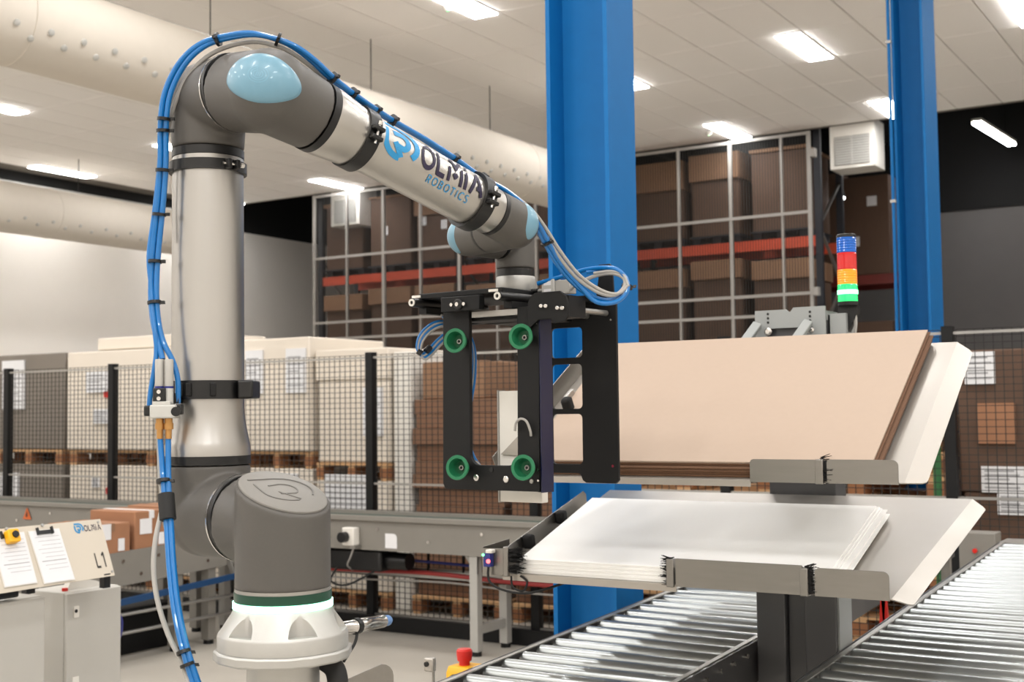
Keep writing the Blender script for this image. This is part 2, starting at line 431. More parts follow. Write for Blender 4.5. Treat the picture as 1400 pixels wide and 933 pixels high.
for loc, lab in (((-7.0853, 10.2673, 5.6800), 'tiny detector beside the ceiling lamp left of the near column'), ((-7.1906, 17.1631, 5.6800), 'tiny detector beside the ceiling lamp over the screen')):
    t = thing('smoke_detector', loc, lab, 'detector')
    MB().lathe([(0, .05), (.02, .05), (.045, .025)], loc, (0, 0, -1), 16).build('body', white_m, t)
    c = V(loc) + V(0, 0, -.046); MB().cyl(c, c + V(0, 0, -.004), .008, n=8).build('indicator', led_grn, t)

# textile ducts under the ceiling
def duct(x, z, r, y0, y1, label, nozzles, wires, seams):
    t = thing('air_duct', (x, y0, z), label, 'duct', 'textile air ducts')
    MB().cyl((x, y0, z), (x, y1, z), r, n=56).build('sleeve', duct_m, t)
    for y in seams:
        MB().ring((x, y, z), (0, 1, 0), 0, .03, r - .01, r + .006, 56).build('seam', duct_m, t)
    MB().box(x - .012, x + .012, y0, y1, z + r, z + r + .03).build('rail', galv, t)
    w = MB().cyl((0, 0, 0), (0, 0, CEIL - z - r), .006, n=6).mesh('hanger', wire_m)
    for y in wires: piece('hanger', w, t, (x, y, z + r + .02))
    nz = MB().lathe([(0, .028), (.012, .026), (.016, .014)], (0, 0, 0), (1, 0, 0), 12).mesh('nozzle', valve_m)
    for y, a in nozzles:
        piece('nozzle', nz, t, (x + (r - .002) * math.cos(a), y, z + (r - .002) * math.sin(a)), (0, -a, 0))
nzl = [(4.9 + i * .31 + (.155 if k else 0), math.radians(-22 if k else -36)) for i in range(30) for k in (0, 1)]
duct(-8.42, 4.72, .37, 3.8, 15.5, 'large round beige textile duct running behind the robot elbow', nzl, (5.94, 8.32, 10.716, 13.108), (6.15, 9.9, 13.7))
nz2 = [(8.2 + i * .5 + (.25 if k else 0), math.radians(-28 if k else -40)) for i in range(14) for k in (0, 1)]
duct(-16.22, 4.74, .38, 6.5, 16.5, 'second round textile duct farther back along the white left wall', nz2, (10.8, 13.178, 15.6), (9.5, 12.6))
for x0, x1, side in ((-15.0, -14.34, 'with grille right of the robot upright'), (-5.61, -4.96, 'with grille beside the far blue column')):
    t = thing('vent_box', ((x0 + x1) / 2, 18.1, 5.06), 'white hanging vent box ' + side, 'vent', 'white vent boxes')
    MB().box(x0, x1, 17.88, 18.4, 5.05, 5.75).build('housing', white_m, t, bev=.01)
    MB().box((x0 + x1) / 2 - .06, (x0 + x1) / 2 + .06, 18.1, 18.22, 5.7, 6.62).build('hanger', black_m, t)
    sl = MB().box(-.25, .25, -.012, 0, -.012, .012).mesh('slat', valve_m)
    MB().box(x0 + .07, x1 - .07, 17.872, 17.881, 5.1, 5.52).build('grille', conv_grey, t)
    for i in range(11): piece('slat', sl, t, ((x0 + x1) / 2, 17.872, 5.125 + i * .037))
    MB().box((x0 + x1) / 2 - .01, (x0 + x1) / 2 + .01, 17.858, 17.87, 5.1, 5.52).build('mullion', valve_m, t)

# blue columns
def column(x1, y0, dx, dy, label):
    x0 = x1 - dx; t = thing('steel_column', ((x0 + x1) / 2, y0 + dy / 2, 0), label, 'column', 'blue steel columns')
    f = .018
    MB().box(x0, x0 + f, y0, y0 + dy, 0, 5.66).box(x1 - f, x1, y0, y0 + dy, 0, 5.66).box(x0 + f, x1 - f, y0 + dy / 2 - .008, y0 + dy / 2 + .008, 0, 5.66).build('h_profile', blue_steel, t, deg=0)
    MB().box(x0 - .06, x1 + .06, y0 - .05, y0 + dy + .05, 0, .025).build('base_plate', blue_steel, t, bev=.003)
    return t
column(-2.15, 4.17, .268, .225, 'near blue painted steel H column behind the gripper, from floor to ceiling')
fc = column(-2.135, 9.0, .22, .36, 'far blue painted steel H column on the right beside the dark hall')
MB().cyl((-2.37, 8.985, 0), (-2.37, 8.985, 5.6), .012, n=8).build('conduit', blue_steel, fc)
for z in (1.9, 3.05, 4.2): MB().box(-2.39, -2.35, 8.97, 9.0, z, z + .02).build('clip', galv, fc)

# ------------------------------------------------------------------ pallet racks behind the wire screen
t = thing('wire_screen', (-10.4, 17.5, 0), 'tall white framed wire screen in front of the pallet rack', 'screen')
SX = [-15.07, -14.31, -13.49, -12.69, -11.88, -11.13, -10.37, -9.55, -8.7, -7.84, -7.0, -6.21, -5.8]
for i, x in enumerate(SX):
    w = .024 if i in (0, 2, 4, 6, 8, 10, 12) else .014
    MB().box(x - w, x + w, 17.47, 17.53, 0, 5.58).build('frame_upright', screen_m, t)
for z in (.12, 1.3, 2.945, 3.24, 4.41, 5.55):
    MB().box(SX[0], SX[-1], 17.46, 17.475, z - .022, z + .022).build('frame_rail', screen_m, t)
wm = MB(); x = SX[0]
while x < SX[-1]:
    wm.box(x - .0055, x + .0055, 17.495, 17.501, .1, 5.55); x += .042
wm.build('wire_infill', wire_m, t, deg=0)['kind'] = 'stuff'
for z in (3.2, 5.2): MB().box(-5.77, -5.7, 17.46, 17.56, z, z + .12).build('hinge', screen_m, t)

rack = thing('pallet_rack', (-10.6, 18.75, 0), 'long pallet rack with orange beams and dark uprights behind the wire screen', 'rack')
UX = (-15.5, -12.35, -9.1, -5.9)
def rack_frame(par, x, y0, y1, h):
    for y in (y0, y1):
        MB().box(x - .05, x + .05, y - .04, y + .04, 0, h).build('upright', rack_bl, par)
    z = .3; k = 0
    while z + .8 < h:
        a, b = (y0, y1) if k % 2 else (y1, y0)
        MB().beam((x, a, z), (x, b, z + .8), .04, .03).build('brace', galv, par); z += .8; k += 1
for x in UX: rack_frame(rack, x, 18.2, 19.25, 5.75)
for i in range(3):
    for zb in (1.8, 4.0):
        for y in (18.2, 19.25):
            MB().box(UX[i] + .05, UX[i + 1] - .05, y - .03, y + .03, zb, zb + .16).build('beam', rack_or, rack)
ORD9 = 'first second third fourth fifth sixth seventh eighth last'.split()
def rack_load(x0, x1, zb, ztop, zsplit, tan, lvl, left=0):
    w = x1 - x0
    g = thing('pallet', ((x0 + x1) / 2, 18.7, zb), 'dark pallet under the %s carton from left on the %s rack beam' % (ORD9[left], lvl), 'pallet', 'dark pallets in the rack, %s beam' % lvl)
    MB().box(x0, x1, 18.15, 19.3, zb + .105, zb + .13).build('deck', wood_d, g)
    bl = MB().box(-.06, .06, -.5, .5, 0, .105).mesh('bearer', wood_d)
    for k in range(3): piece('bearer', bl, g, (x0 + .08 + k * (w - .16) / 2, 18.72, zb))
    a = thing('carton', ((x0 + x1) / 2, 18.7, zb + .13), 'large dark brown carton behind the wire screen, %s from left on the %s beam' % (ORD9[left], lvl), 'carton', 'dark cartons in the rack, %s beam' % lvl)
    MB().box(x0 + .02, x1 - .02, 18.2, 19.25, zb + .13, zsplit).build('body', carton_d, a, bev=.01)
    MB().box(x0 + .02, x1 - .02, 18.72, 18.78, zsplit, zsplit + .004).build('tape', carton_t, a)
    if ztop > zsplit:
        b = thing('carton', ((x0 + x1) / 2, 18.7, zsplit), 'flat tan carton lying on the %s dark carton from left, %s beam' % (ORD9[left], lvl), 'carton', 'tan cartons in the rack, %s beam' % lvl)
        MB().box(x0, x1, 18.14, 19.28, zsplit + .005, ztop).build('body', carton_t, b, bev=.01)
        MB().box(x0, x1, 18.66, 18.74, ztop, ztop + .003).build('tape', carton_b, b)
RX = [(-15.4, -14.5), (-14.35, -13.4), (-13.3, -12.45), (-12.2, -11.3), (-11.2, -10.3), (-10.2, -9.25), (-9.0, -8.08), (-7.95, -7.12), (-6.95, -6.05)]
for i, (x0, x1) in enumerate(RX):
    hi = random.uniform(-.06, .06)
    rack_load(x0, x1, 4.16, 5.55 + hi * .4, 5.1 + hi if i in (6, 7, 2, 4) else 5.5 + hi, 1, 'upper', i)
    rack_load(x0, x1, 1.96, 3.85 + hi, 3.55 + hi, 1, 'lower', i)
for i, (x, z) in enumerate(((-14.05, 4.85), (-13.2, 4.95), (-12.75, 4.85), (-12.55, 2.98), (-9.4, 2.95))):
    o = MB().box(x, x + .13, 18.19, 18.198, z, z + .16).build('paper_label', label_m)
    tag(o, 'small white paper label on the rack cartons, %s from the left' % ('first', 'second', 'third', 'fourth', 'last')[i], 'label')
# far rack end with dark boxes, right of the screen
r2 = thing('pallet_rack', (-5.6, 20.6, 0), 'far dark rack with a shade-darkened red beam beside the far blue column', 'rack')
for x in (-7.1, -5.28):
    rack_frame(r2, x, 20.5, 21.5, 4.2 if x > -6 else 5.6)
MB().box(-5.0, -4.9, 20.46, 20.54, 0, 4.1).build('upright', rack_bl, r2)
MB().box(-7.05, -5.3, 20.47, 20.53, 3.6, 3.76).build('beam', shaded_red, r2)
MB().box(-7.05, -5.3, 21.47, 21.53, 3.6, 3.76).build('beam', shaded_red, r2)
for x0, x1, z0, z1, lab in ((-6.9, -6.3, 3.77, 5.5, 'tall dark brown carton left on the far dark rack'), (-6.25, -5.5, 3.77, 5.4, 'tall dark brown carton with two labels on the far dark rack'), (-6.6, -5.5, 0, 3.0, 'big dark carton stack under the shade-darkened red far beam')):
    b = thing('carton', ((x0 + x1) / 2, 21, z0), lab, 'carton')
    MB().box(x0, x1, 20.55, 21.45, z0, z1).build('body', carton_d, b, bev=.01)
    MB().box(x0, x1, 20.95, 21.05, z1, z1 + .004).build('tape', carton_t, b)
    if '5.4' in str(z1):
        for xx, zz in ((-6.15, 4.25), (-5.85, 4.9)): MB().box(xx, xx + .16, 20.54, 20.551, zz, zz + .16).build('paper_label', label_m, b)
t = thing('spot_lamp', (-5.9510, 19.6000, 4.9832), 'tiny white spot lamp on the rack arm beside the screen', 'lamp')
c = V((-5.9510, 19.6000, 4.9832)); MB().lathe([(0, .02), (.05, .04), (.09, .045)], c, (0, -.6, -.8), 12).build('shade', black_m, t)
MB().cyl(c + V(0, -.054, -.073), c + V(0, -.056, -.076), .04, n=12).build('lens', light_m, t)
MB().beam(c, (-5.9, 19.25, c.z + .05), .04, .04).build('arm', black_m, t)

# ------------------------------------------------------------------ pallets and loads behind the fence
def pallet_proto():
    g = thing('pallet', (0, 0, 0), 'x', 'pallet')
    bw = MB().box(-.6, .6, -.05, .05, 0, .02).mesh('deck_board', wood, 0)
    for k in range(7): piece('deck_board', bw, g, (0, -.45 + k * .15, .122))
    sb = MB().box(-.045, .045, -.5, .5, 0, .02).mesh('bearer', wood, 0)
    bm = MB().box(-.06, .06, -.07, .07, 0, .08).mesh('block', wood_r, 0)
    for x in (-.54, 0, .54):
        piece('bearer', sb, g, (x, 0, .1022)); piece('bottom_board', sb, g, (x, 0, 0))
        for y in (-.43, 0, .43): piece('block', bm, g, (x, y, .0205))
    return g
P0 = pallet_proto(); first_pallet = [True]
def pallet(x, y, z, label, group, sx=1.0, rz=0.0):
    g = P0 if first_pallet[0] else copy_tree(P0); first_pallet[0] = False
    g.location = (x, y, z); g.scale = (sx, 1, 1); g.rotation_euler = (0, 0, rz)
    tag(g, label, 'pallet', group); return g
def load(x0, x1, y0, y1, z0, z1, mat, label, cat='carton', group=None, labels=(), name='carton', lid=0, seam=carton_t):
    a = thing(name, ((x0 + x1) / 2, (y0 + y1) / 2, z0), label, cat, group)
    MB().box(x0, x1, y0, y1, z0, z1 - lid).build('body', mat, a, bev=.012)
    if lid: MB().box(x0 - .015, x1 + .015, y0 - .015, y1 + .015, z1 - lid, z1).build('lid', mat, a, bev=.012)
    else: MB().box(x0 + .02, x1 - .02, (y0 + y1) / 2 - .03, (y0 + y1) / 2 + .03, z1 - .002, z1 + .001).build('tape', seam, a)
    for (u, w, du, dw, m) in labels:
        lb = MB().box(x0 + u, x0 + u + du, y0 - .02, y0 - .002 if not lid else y0 - .001, z0 + w, z0 + w + dw).build('paper_label', m, a)
        if m is label_m:
            mb = MB()
            for k in range(5): mb.box(x0 + u + .02, x0 + u + du * (.9 - .12 * (k % 3)), y0 - .0215, y0 - .0202, z0 + w + dw * (.15 + .16 * k), z0 + w + dw * (.15 + .16 * k) + .012)
            mb.build('printed_lines', print_grey, lb, deg=0)
    return a
YL = 8.2
COLS = [(-12.75, -11.5, 'far left, at the photo edge'), (-11.35, -10.3, 'with the grey wrap, left edge'), (-10.2, -9.0, 'left of the robot upright'), (-8.9, -8.0, 'behind the robot upright'), (-7.9, -7.1, 'right of the robot upright'), (-7.05, -6.3, 'left of the brown stack')]
tops = [2.2, 2.24, 2.23, 2.24, 2.26, 2.14]
ups = [1.27, 1.28, 1.28, 1.28, 1.28, 1.19]
for i, (x0, x1, w) in enumerate(COLS):
    cx = (x0 + x1) / 2; s = (x1 - x0) / 1.2
    m = wrap_g if i < 2 else carton_w
    kind = 'grey stretch-wrapped load' if i < 2 else 'white carton load'
    pallet(cx, YL + .5, 0, 'wooden floor pallet under the lower load %s' % w, 'floor pallets behind the fence', s)
    zt = ups[i] - .145
    labs = {2: [(.35, .78, .1, .1, label_m), (.55, .72, .13, .06, red_m)], 1: [(.1, .5, .3, .4, label_m)], 3: [], 4: [(.25, .7, .4, .25, label_m)], 5: [(.1, .65, .55, .3, label_m)]}.get(i, [])
    load(x0, x1, YL, YL + 1, .145, zt, m, 'lower %s behind the fence, %s' % (kind, w), 'load', None, labs, 'wrapped_load')
    pallet(cx, YL + .5, zt + .002, 'raised wooden pallet between the two loads %s' % w, 'raised pallets behind the fence', s)
    labs = {2: [(.3, .55, .3, .2, label_m), (.55, .5, .09, .06, red_m), (.4, .25, .22, .14, label_m)], 1: [(.1, .4, .35, .5, label_m)], 4: [(.08, .5, .2, .38, label_m), (.55, .5, .22, .38, label_m)], 5: [(.5, .22, .2, .4, label_m)]}.get(i, [])
    load(x0, x1, YL + (.02 if i % 2 else -.03), YL + 1, ups[i] + .003, tops[i], m, 'upper %s on the raised pallet, %s' % (kind, w), 'load', None, labs, 'wrapped_load', lid=.26 if i == 5 else .0)
load(-9.86, -8.5, YL + .05, YL + .95, 2.242, 2.36, carton_w, 'flat white carton lying across the two white loads left of the robot upright', 'carton')
load(-6.27, -6.1, YL + .05, YL + .9, 0, 2.1, white_m, 'narrow pale sheet pack standing left of the brown stack', 'pack', None, (), 'sheet_pack')
# brown bundles, stacked flat
ORD = 'first second third fourth fifth sixth seventh eighth ninth tenth eleventh twelfth thirteenth fourteenth fifteenth'.split()
def bundles(x0, x1, n, h, where, top):
    pallet((x0 + x1) / 2, YL + .5, 0, 'wooden floor pallet under the brown bundle stack %s' % where, 'floor pallets under brown bundles', (x1 - x0) / 1.2)
    z = .146
    for k in range(n):
        dx, dy = random.uniform(-.02, .02), random.uniform(-.03, .03); hh = h * random.uniform(.9, 1.1)
        m = bundle_m
        o = MB().box(x0 + dx, x1 + dx - .04, YL + .06 + dy, YL + .95 + dy, z, z + hh - .002).build('carton_bundle', m, bev=.004)
        tag(o, 'flat brown bundle, %s from the floor, stack %s' % (ORD[k], where), 'bundle', 'brown bundles %s' % where); z += hh
    return z
z = bundles(-6.06, -5.2, 13, .121, 'behind the left gripper arm', 0)
load(-6.0, -5.4, YL + .08, YL + .8, z, z + .3, carton_t, 'tan carton on top of the brown bundles left of the gripper', 'carton')
z = bundles(-5.12, -4.3, 15, .122, 'beside the near column', 0)
# wooden pallets stacked at the right
for k in range(8): pallet(-3.75, 8.85, k * .146, 'empty wooden pallet, %s from the floor in the low stack between the trays' % ORD[k], 'low stack of pallets', 1.15, .0)
for k in range(9): pallet(-2.4 + .02 * (k % 2), 8.44, k * .146, 'empty wooden pallet, %s from the floor in the taller stack right of the trays' % ORD[k], 'taller stack of pallets', .9, 0)
for k, (x, z) in enumerate(((-2.05, 1.318), (-1.98, 1.44))):
    o = MB().box(x - .12, x + .12, 8.1, 8.8, z, z + .1).build('timber_offcut', wood, bev=.004)
    tag(o, ('lower' if k == 0 else 'upper') + ' timber offcut lying on the taller pallet stack', 'timber')
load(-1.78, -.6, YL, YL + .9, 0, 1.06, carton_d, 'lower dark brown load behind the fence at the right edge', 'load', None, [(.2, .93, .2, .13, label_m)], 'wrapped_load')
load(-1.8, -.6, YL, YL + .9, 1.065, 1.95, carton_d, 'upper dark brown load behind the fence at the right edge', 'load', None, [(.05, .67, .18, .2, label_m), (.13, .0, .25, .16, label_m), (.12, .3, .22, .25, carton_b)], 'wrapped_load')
o = MB().box(-1.85, -1.81, 7.72, 7.76, 0, 1.75).box(-1.87, -1.79, 7.7, 7.78, 0, .02).build('green_post', green_paint); tag(o, 'slim green post behind the fence beside the far blue column', 'post')

# ------------------------------------------------------------------ black mesh fence along the back
YF = 7.5
f = thing('safety_fence', (-6, YF, 0), 'black wire mesh safety fence on black posts across the background', 'fence')
PX_ = [-11.62, -10.19, -8.76, -7.34, -5.91, -4.48, -3.07, -1.69, -.28]
pm = MB().box(-.032, .032, -.032, .032, 0, 2.06).mesh('post', black_m, 0)
bp = MB().box(-.07, .07, -.07, .07, 0, .012).mesh('foot_plate', black_m, 0)
for x in PX_:
    q = piece('post', pm, f, (x, YF, 0)); piece('foot_plate', bp, q, (x, YF, 0))
for a, b in zip(PX_, PX_[1:]):
    x0, x1 = a + .045, b - .045; m = MB(); w = .0021
    n = int((x1 - x0) / .05)
    for i in range(n + 1):
        x = x0 + (x1 - x0) * i / n; m.box(x - w, x + w, YF - w, YF + w, .12, 2.04)
    for k in range(49):
        z = .12 + k * .04; m.box(x0, x1, YF - 3 * w, YF - w, z - w, z + w)
    g = m.build('mesh_panel', wire_m, f, deg=0)
    for z in (.11, 1.075, 2.02): MB().box(x0 - .012, x1 + .012, YF - .018, YF - .009, z - .008, z + .008).build('panel_rail', galv, g, deg=0)

# ------------------------------------------------------------------ long conveyor in front of the fence
cv = thing('belt_conveyor', (-7, 7.1, 0), 'long grey belt conveyor along the fence behind the robot', 'conveyor')
MB().box(-11.2, -3.6, 6.93, 6.96, .655, .885).box(-11.2, -3.6, 6.9, 6.96, .86, .89).build('side_plate', conv_grey, cv)
MB().box(-11.2, -3.6, 7.36, 7.39, .655, .885).build('side_plate', conv_grey, cv)
MB().box(-11.2, -3.6, 6.96, 7.36, .84, .86).build('belt', M('dark_green_belt', (62, 76, 66), .7, noise=(8, .1)), cv)
sc_ = MB().lathe([(0, .012), (.01, .012)], (0, 0, 0), (0, -1, 0), 8).mesh('bolt', chrome)
for i in range(18): piece('bolt', sc_, cv, (-11 + i * .43, 6.931, .80 if i % 2 else .73))
lm = MB().box(-.03, .03, -.03, .03, .03, .66).mesh('leg', silver_paint, 0); lf = MB().cyl((0, 0, 0), (0, 0, .03), .035, n=10).mesh('foot', black_m)
for x in (-4.63, -6.9, -9.4):
    for y in (6.97, 7.33):
        g = piece('leg', lm, cv, (x, y, 0)); piece('foot', lf, g, (x, y, 0))
    MB().box(x - .02, x + .02, 7.0, 7.3, .14, .2).build('cross_bar', silver_paint, cv)
MB().prism([(0, 0), (.1, 0), (.03, -.09), (0, -.12)], (-4.60, 6.94, .655), (-1, 0, 0), (0, 0, 1), (0, .02, 0)).build('gusset', conv_grey, cv)
ct = thing('cable_tray', (-5.3, 7.28, .44), 'flat grey cable tray with red and blue cables under the long conveyor', 'cable tray')
MB().box(-6.9, -3.7, 7.2, 7.3, .44, .447).box(-6.9, -3.7, 7.2, 7.204, .44, .5).box(-6.9, -3.7, 7.296, 7.3, .44, .5).build('tray', galv, ct)
MB().tube([(-6.9, 7.19, .49), (-6.0, 7.185, .47), (-5.2, 7.19, .485), (-4.4, 7.185, .46), (-3.7, 7.19, .47)], .016, 8).build('red_cable', red_cable, ct)
MB().tube([(-6.9, 7.23, .53), (-6.0, 7.23, .56), (-5.0, 7.24, .55), (-3.8, 7.23, .5)], .01, 6).build('blue_cable', cyl_blue, ct)
MB().tube([(-6.9, 7.18, .43), (-5.9, 7.18, .41), (-5.0, 7.18, .43), (-4.3, 7.18, .40), (-3.8, 7.18, .41)], .007, 6).build('grey_cable', hose_grey, ct)
hb = MB().box(-.006, .006, -.01, .01, 0, .26).mesh('hanger', black_m, 0)
for x in (-6.6, -5.9, -5.25, -4.95, -4.3, -3.9): piece('hanger', hb, ct, (x, 7.3, .43))
o = MB().box(-11.3, -3.7, 7.42, 7.455, 0, .11).build('floor_strip', black_m, bev=.004); tag(o, 'low black strip on the floor along the fence foot', 'cable trunk')  # plain black strip running low along the fence
s = thing('isolator_switch', (-5.5827, 6.9000, 0.7414), 'small white isolator switch with black knob on the long conveyor', 'switch')
MB().box(-5.672, -5.568, 6.86, 6.93, .685, .81).build('housing', white_m, s, bev=.008)
MB().cyl((-5.64, 6.86, .745), (-5.64, 6.81, .745), .036, n=16).build('knob', blackp, s)
MB().box(-5.6, -5.555, 6.86, 6.93, .665, .684).build('cable_gland', galv, s)
MB().tube([(-5.6, 6.9, .665), (-5.63, 6.9, .6), (-5.68, 6.93, .54), (-5.69, 7.0, .5)], .006, 6).build('cable', hose_grey, s)
o = MB().prism(rrect(0, .1, 0, .1, (0, 0, .03, .0)), (-5.345, 6.929, .675), (1, 0, 0), (0, 0, 1), (0, -.002, 0)).build('white_sticker', label_m); tag(o, 'blank white sticker on the long conveyor right of the isolator switch', 'sticker')
t = thing('motor_unit', (-5.72, 7.05, .5), 'dark motor unit with cables hanging under the long conveyor', 'motor')
MB().box(-5.9, -5.42, 6.97, 7.18, .5, .65).build('housing', blackp, t, bev=.02)
MB().cyl((-5.42, 7.08, .57), (-5.25, 7.08, .57), .06, n=16).build('motor', blackp, t)
MB().tube([(-5.8, 6.97, .52), (-5.85, 6.95, .42), (-5.7, 6.95, .4), (-5.5, 7.0, .5)], .008, 6).build('cable', rubber, t)
w = thing('warning_sign', (-9.1396, 6.9200, 0.7880), 'small orange warning triangle on the conveyor plate at far left', 'sign')
c = V((-9.1396, 6.9200, 0.7880)); MB().prism([(-.055, -.045), (.055, -.045), (0, .055)], c, (1, 0, 0), (0, 0, 1), (0, -.002, 0)).build('plate', orange_m, w)
MB().prism([(-.012, -.03), (.012, -.02), (.004, 0), (.012, .002), (-.008, .03), (-.004, .004), (-.014, 0)], c + V(0, -.0025, 0), (1, 0, 0), (0, 0, 1), (0, -.001, 0)).build('symbol', print_dark, w)

# conveyor carrying cartons, coming towards the camera at left
yc = thing('roller_conveyor', (-6.7, 5.6, 0), 'grey side conveyor carrying brown cartons left of the robot', 'conveyor')
def zt(y): return .72 + (y - 5.575) * .034
MB().prism([(4.2, zt(4.2)), (6.9, zt(6.9)), (6.9, zt(6.9) - .22), (4.2, zt(4.2) - .22)], (-6.5, 0, 0), (0, 1, 0), (0, 0, 1), (-.03, 0, 0)).build('side_plate', conv_grey, yc)
MB().prism([(4.2, zt(4.2)), (6.9, zt(6.9)), (6.9, zt(6.9) - .22), (4.2, zt(4.2) - .22)], (-7.0, 0, 0), (0, 1, 0), (0, 0, 1), (-.03, 0, 0)).build('side_plate', conv_grey, yc)
MB().prism([(4.2, zt(4.2) - .02), (6.9, zt(6.9) - .02), (6.9, zt(6.9) - .04), (4.2, zt(4.2) - .04)], (-6.53, 0, 0), (0, 1, 0), (0, 0, 1), (-.47, 0, 0)).build('bed', galv, yc)
ybm = MB().lathe([(0, .012), (.008, .012)], (0, 0, 0), (1, 0, 0), 8).mesh('bolt', chrome)
for i in range(14): piece('bolt', ybm, yc, (-6.5, 4.9 + i * .15, zt(4.9 + i * .15) - (.06 if i % 2 else .16)))
ym = MB().box(-.035, .035, -.035, .035, .03, .53).mesh('leg', conv_grey, 0)
for y in (5.6, 6.15, 6.46, 6.78):
    for x in (-6.55, -7.0):
        if y == 6.15 and x < -6.8: continue
        g = piece('leg', ym, yc, (x, y, 0)); piece('foot', lf, g, (x, y, 0))
for z in (.2, .32): MB().cyl((-6.49, 4.8, z), (-6.49, 6.85, z), .012, n=8).build('tie_bar', galv, yc)
MB().prism([(4.8, zt(4.8) - .3), (6.9, zt(6.9) - .27), (6.9, zt(6.9) - .31), (4.8, zt(4.8) - .34)], (-6.42, 0, 0), (0, 1, 0), (0, 0, 1), (-.02, 0, 0)).build('blue_duct', M('dark_blue_duct', (22, 62, 104), .5, noise=(9, .1)), yc)
MB().beam((-6.44, 5.0, .4), (-6.5, 5.0, .6), .02, .03).build('duct_bracket', galv, yc); MB().beam((-6.44, 6.6, .45), (-6.5, 6.6, .6), .02, .03).build('duct_bracket', galv, yc)
o = MB().box(-7.0, -6.75, 5.75, 6.35, 0, .3).build('black_crate', black_m, bev=.01); tag(o, 'low black crate on the floor under the side conveyor', 'crate')
KL = ['front', 'second', 'third', 'last']
for i, (y0, y1, h) in enumerate(((5.42, 5.72, .2), (5.76, 6.04, .25), (6.08, 6.32, .25), (6.36, 6.6, .26))):
    a = thing('carton', (-6.72, (y0 + y1) / 2, zt(y0)), 'small brown carton, %s in the row on the side conveyor' % KL[i], 'carton', 'brown cartons on the side conveyor')
    z0 = zt(y0) - .005
    MB().box(-6.95, -6.51, y0, y1, z0, z0 + h).build('body', carton_b, a, bev=.006)
    MB().box(-6.96, -6.505, (y0 + y1) / 2 - .02, (y0 + y1) / 2 + .02, z0 + h - .05, z0 + h + .002).build('tape', label_m if i % 2 else carton_t, a)
    for (u, w2, du, dw) in ((.04, .1, .1, .1), (.2, .02, .05, .08)) if i != 2 else ((.1, .02, .06, .1),):
        MB().box(-6.509, -6.505, y0 + u, y0 + u + du, z0 + w2, z0 + w2 + dw).build('paper_label', label_m, a)

# ------------------------------------------------------------------ roller conveyors in the foreground
def zr(y): return .86 + (y - 2.95) * .041
def roller_conv(x0, x1, ya, yb, pitch, label, first):
    t = thing('roller_conveyor', ((x0 + x1) / 2, ya, 0), label, 'conveyor')
    for x, d in ((x0, 1), (x1, -1)):
        a, b = (x, x - .028 * d)
        MB().prism([(ya, zr(ya) + .004), (yb, zr(yb) + .004), (yb, zr(yb) - .12), (ya, zr(ya) - .12)], (min(a, b) + .012, 0, 0), (0, 1, 0), (0, 0, 1), (.004, 0, 0)).build('side_rail', post_dark, t, deg=0)
        MB().prism([(ya, zr(ya) + .006), (yb, zr(yb) + .006), (yb, zr(yb) + .002), (ya, zr(ya) + .002)], (x - .012 if d < 0 else x - .004, 0, 0), (0, 1, 0), (0, 0, 1), (.016, 0, 0)).build('rail_lip', galv, t, deg=0)
    L = x1 - x0 - .008
    rm = MB().lathe([(0, .012), (.004, .0235), (.006, .025), (L - .006, .025), (L - .004, .0235), (L, .012)], (x0 + .004 - (x0 + x1) / 2, 0, 0), (1, 0, 0), 20).mesh('roller', roller_m)
    am = MB().cyl((-L / 2 - .03, 0, 0), (L / 2 + .03, 0, 0), .007, n=6).mesh('axle', chrome)
    y = first
    while y < yb:
        piece('roller', rm, t, ((x0 + x1) / 2, y, zr(y) - .022), (random.uniform(0, 6), 0, 0))
        piece('axle', am, t, ((x0 + x1) / 2, y, zr(y) - .022)); y += pitch
    for y in (ya + .15, (ya + yb) / 2, yb - .15):
        for x in (x0 - .01, x1 + .01):
            l = MB().box(x - .02, x + .02, y - .02, y + .02, 0.01, zr(y) - .1).build('leg', conv_grey, t)
            MB().box(x - .035, x + .035, y - .035, y + .035, 0, .0105).build('foot', black_m, l)
        MB().box(x0 - .01, x1 + .01, y - .015, y + .015, .3, .34).build('cross_bar', conv_grey, t)
    return t
lc = roller_conv(-2.02, -1.437, 2.72, 6.3, .1005, 'shiny roller conveyor under the lower tray, left of the dark column', 2.78)
rc = roller_conv(-1.14, -.55, 2.7, 5.98, .0935, 'shiny roller conveyor running into the lower right corner', 2.76)
MB().box(-1.16, -.53, 6.0, 6.2, zr(6.1) - .03, zr(6.1) - .005).build('end_plate', galv, rc)
MB().box(-2.06, -1.43, 2.69, 2.72, zr(2.7) - .13, zr(2.7) + .0).build('end_plate', stain, lc)
# emergency stop beside the near left rail
e = thing('emergency_stop', (-2.11, 3.08, .83), 'yellow emergency stop box with red mushroom button on the conveyor rail', 'emergency stop')
c = V(-2.105, 3.1, .83)
MB().prism([(-.05, -.03), (.05, -.03), (.05, .012), (.038, .03), (-.038, .03), (-.05, .012)], c + V(-.03, 0, 0), (0, 1, 0), (0, 0, 1), (.072, 0, 0)).build('housing', yellow_m, e, bev=.004)
MB().lathe([(0, .016), (.012, .016), (.013, .021), (.03, .0235), (.042, .0235), (.047, .019)], c + V(.006, -.005, .03), (0, 0, 1), 20).build('button', red_m, e)
MB().cyl(c + V(.006, -.051, -.012), c + V(.006, -.058, -.012), .024, n=16).build('cable_gland', blackp, e)
MB().box(-2.13, -2.04, 3.06, 3.14, .775, .7995).build('bracket', stain, e)
s = thing('photo_eye', (-1.9536, 2.7200, 0.9349), 'small steel photo eye bracket left of the yellow stop box', 'sensor')
c = V((-1.9535, 2.7200, 0.9406))
MB().cbox(c, (.028, 0, 0), (0, .02, 0), (0, 0, .036)).build('housing', stain2, s, bev=.004)
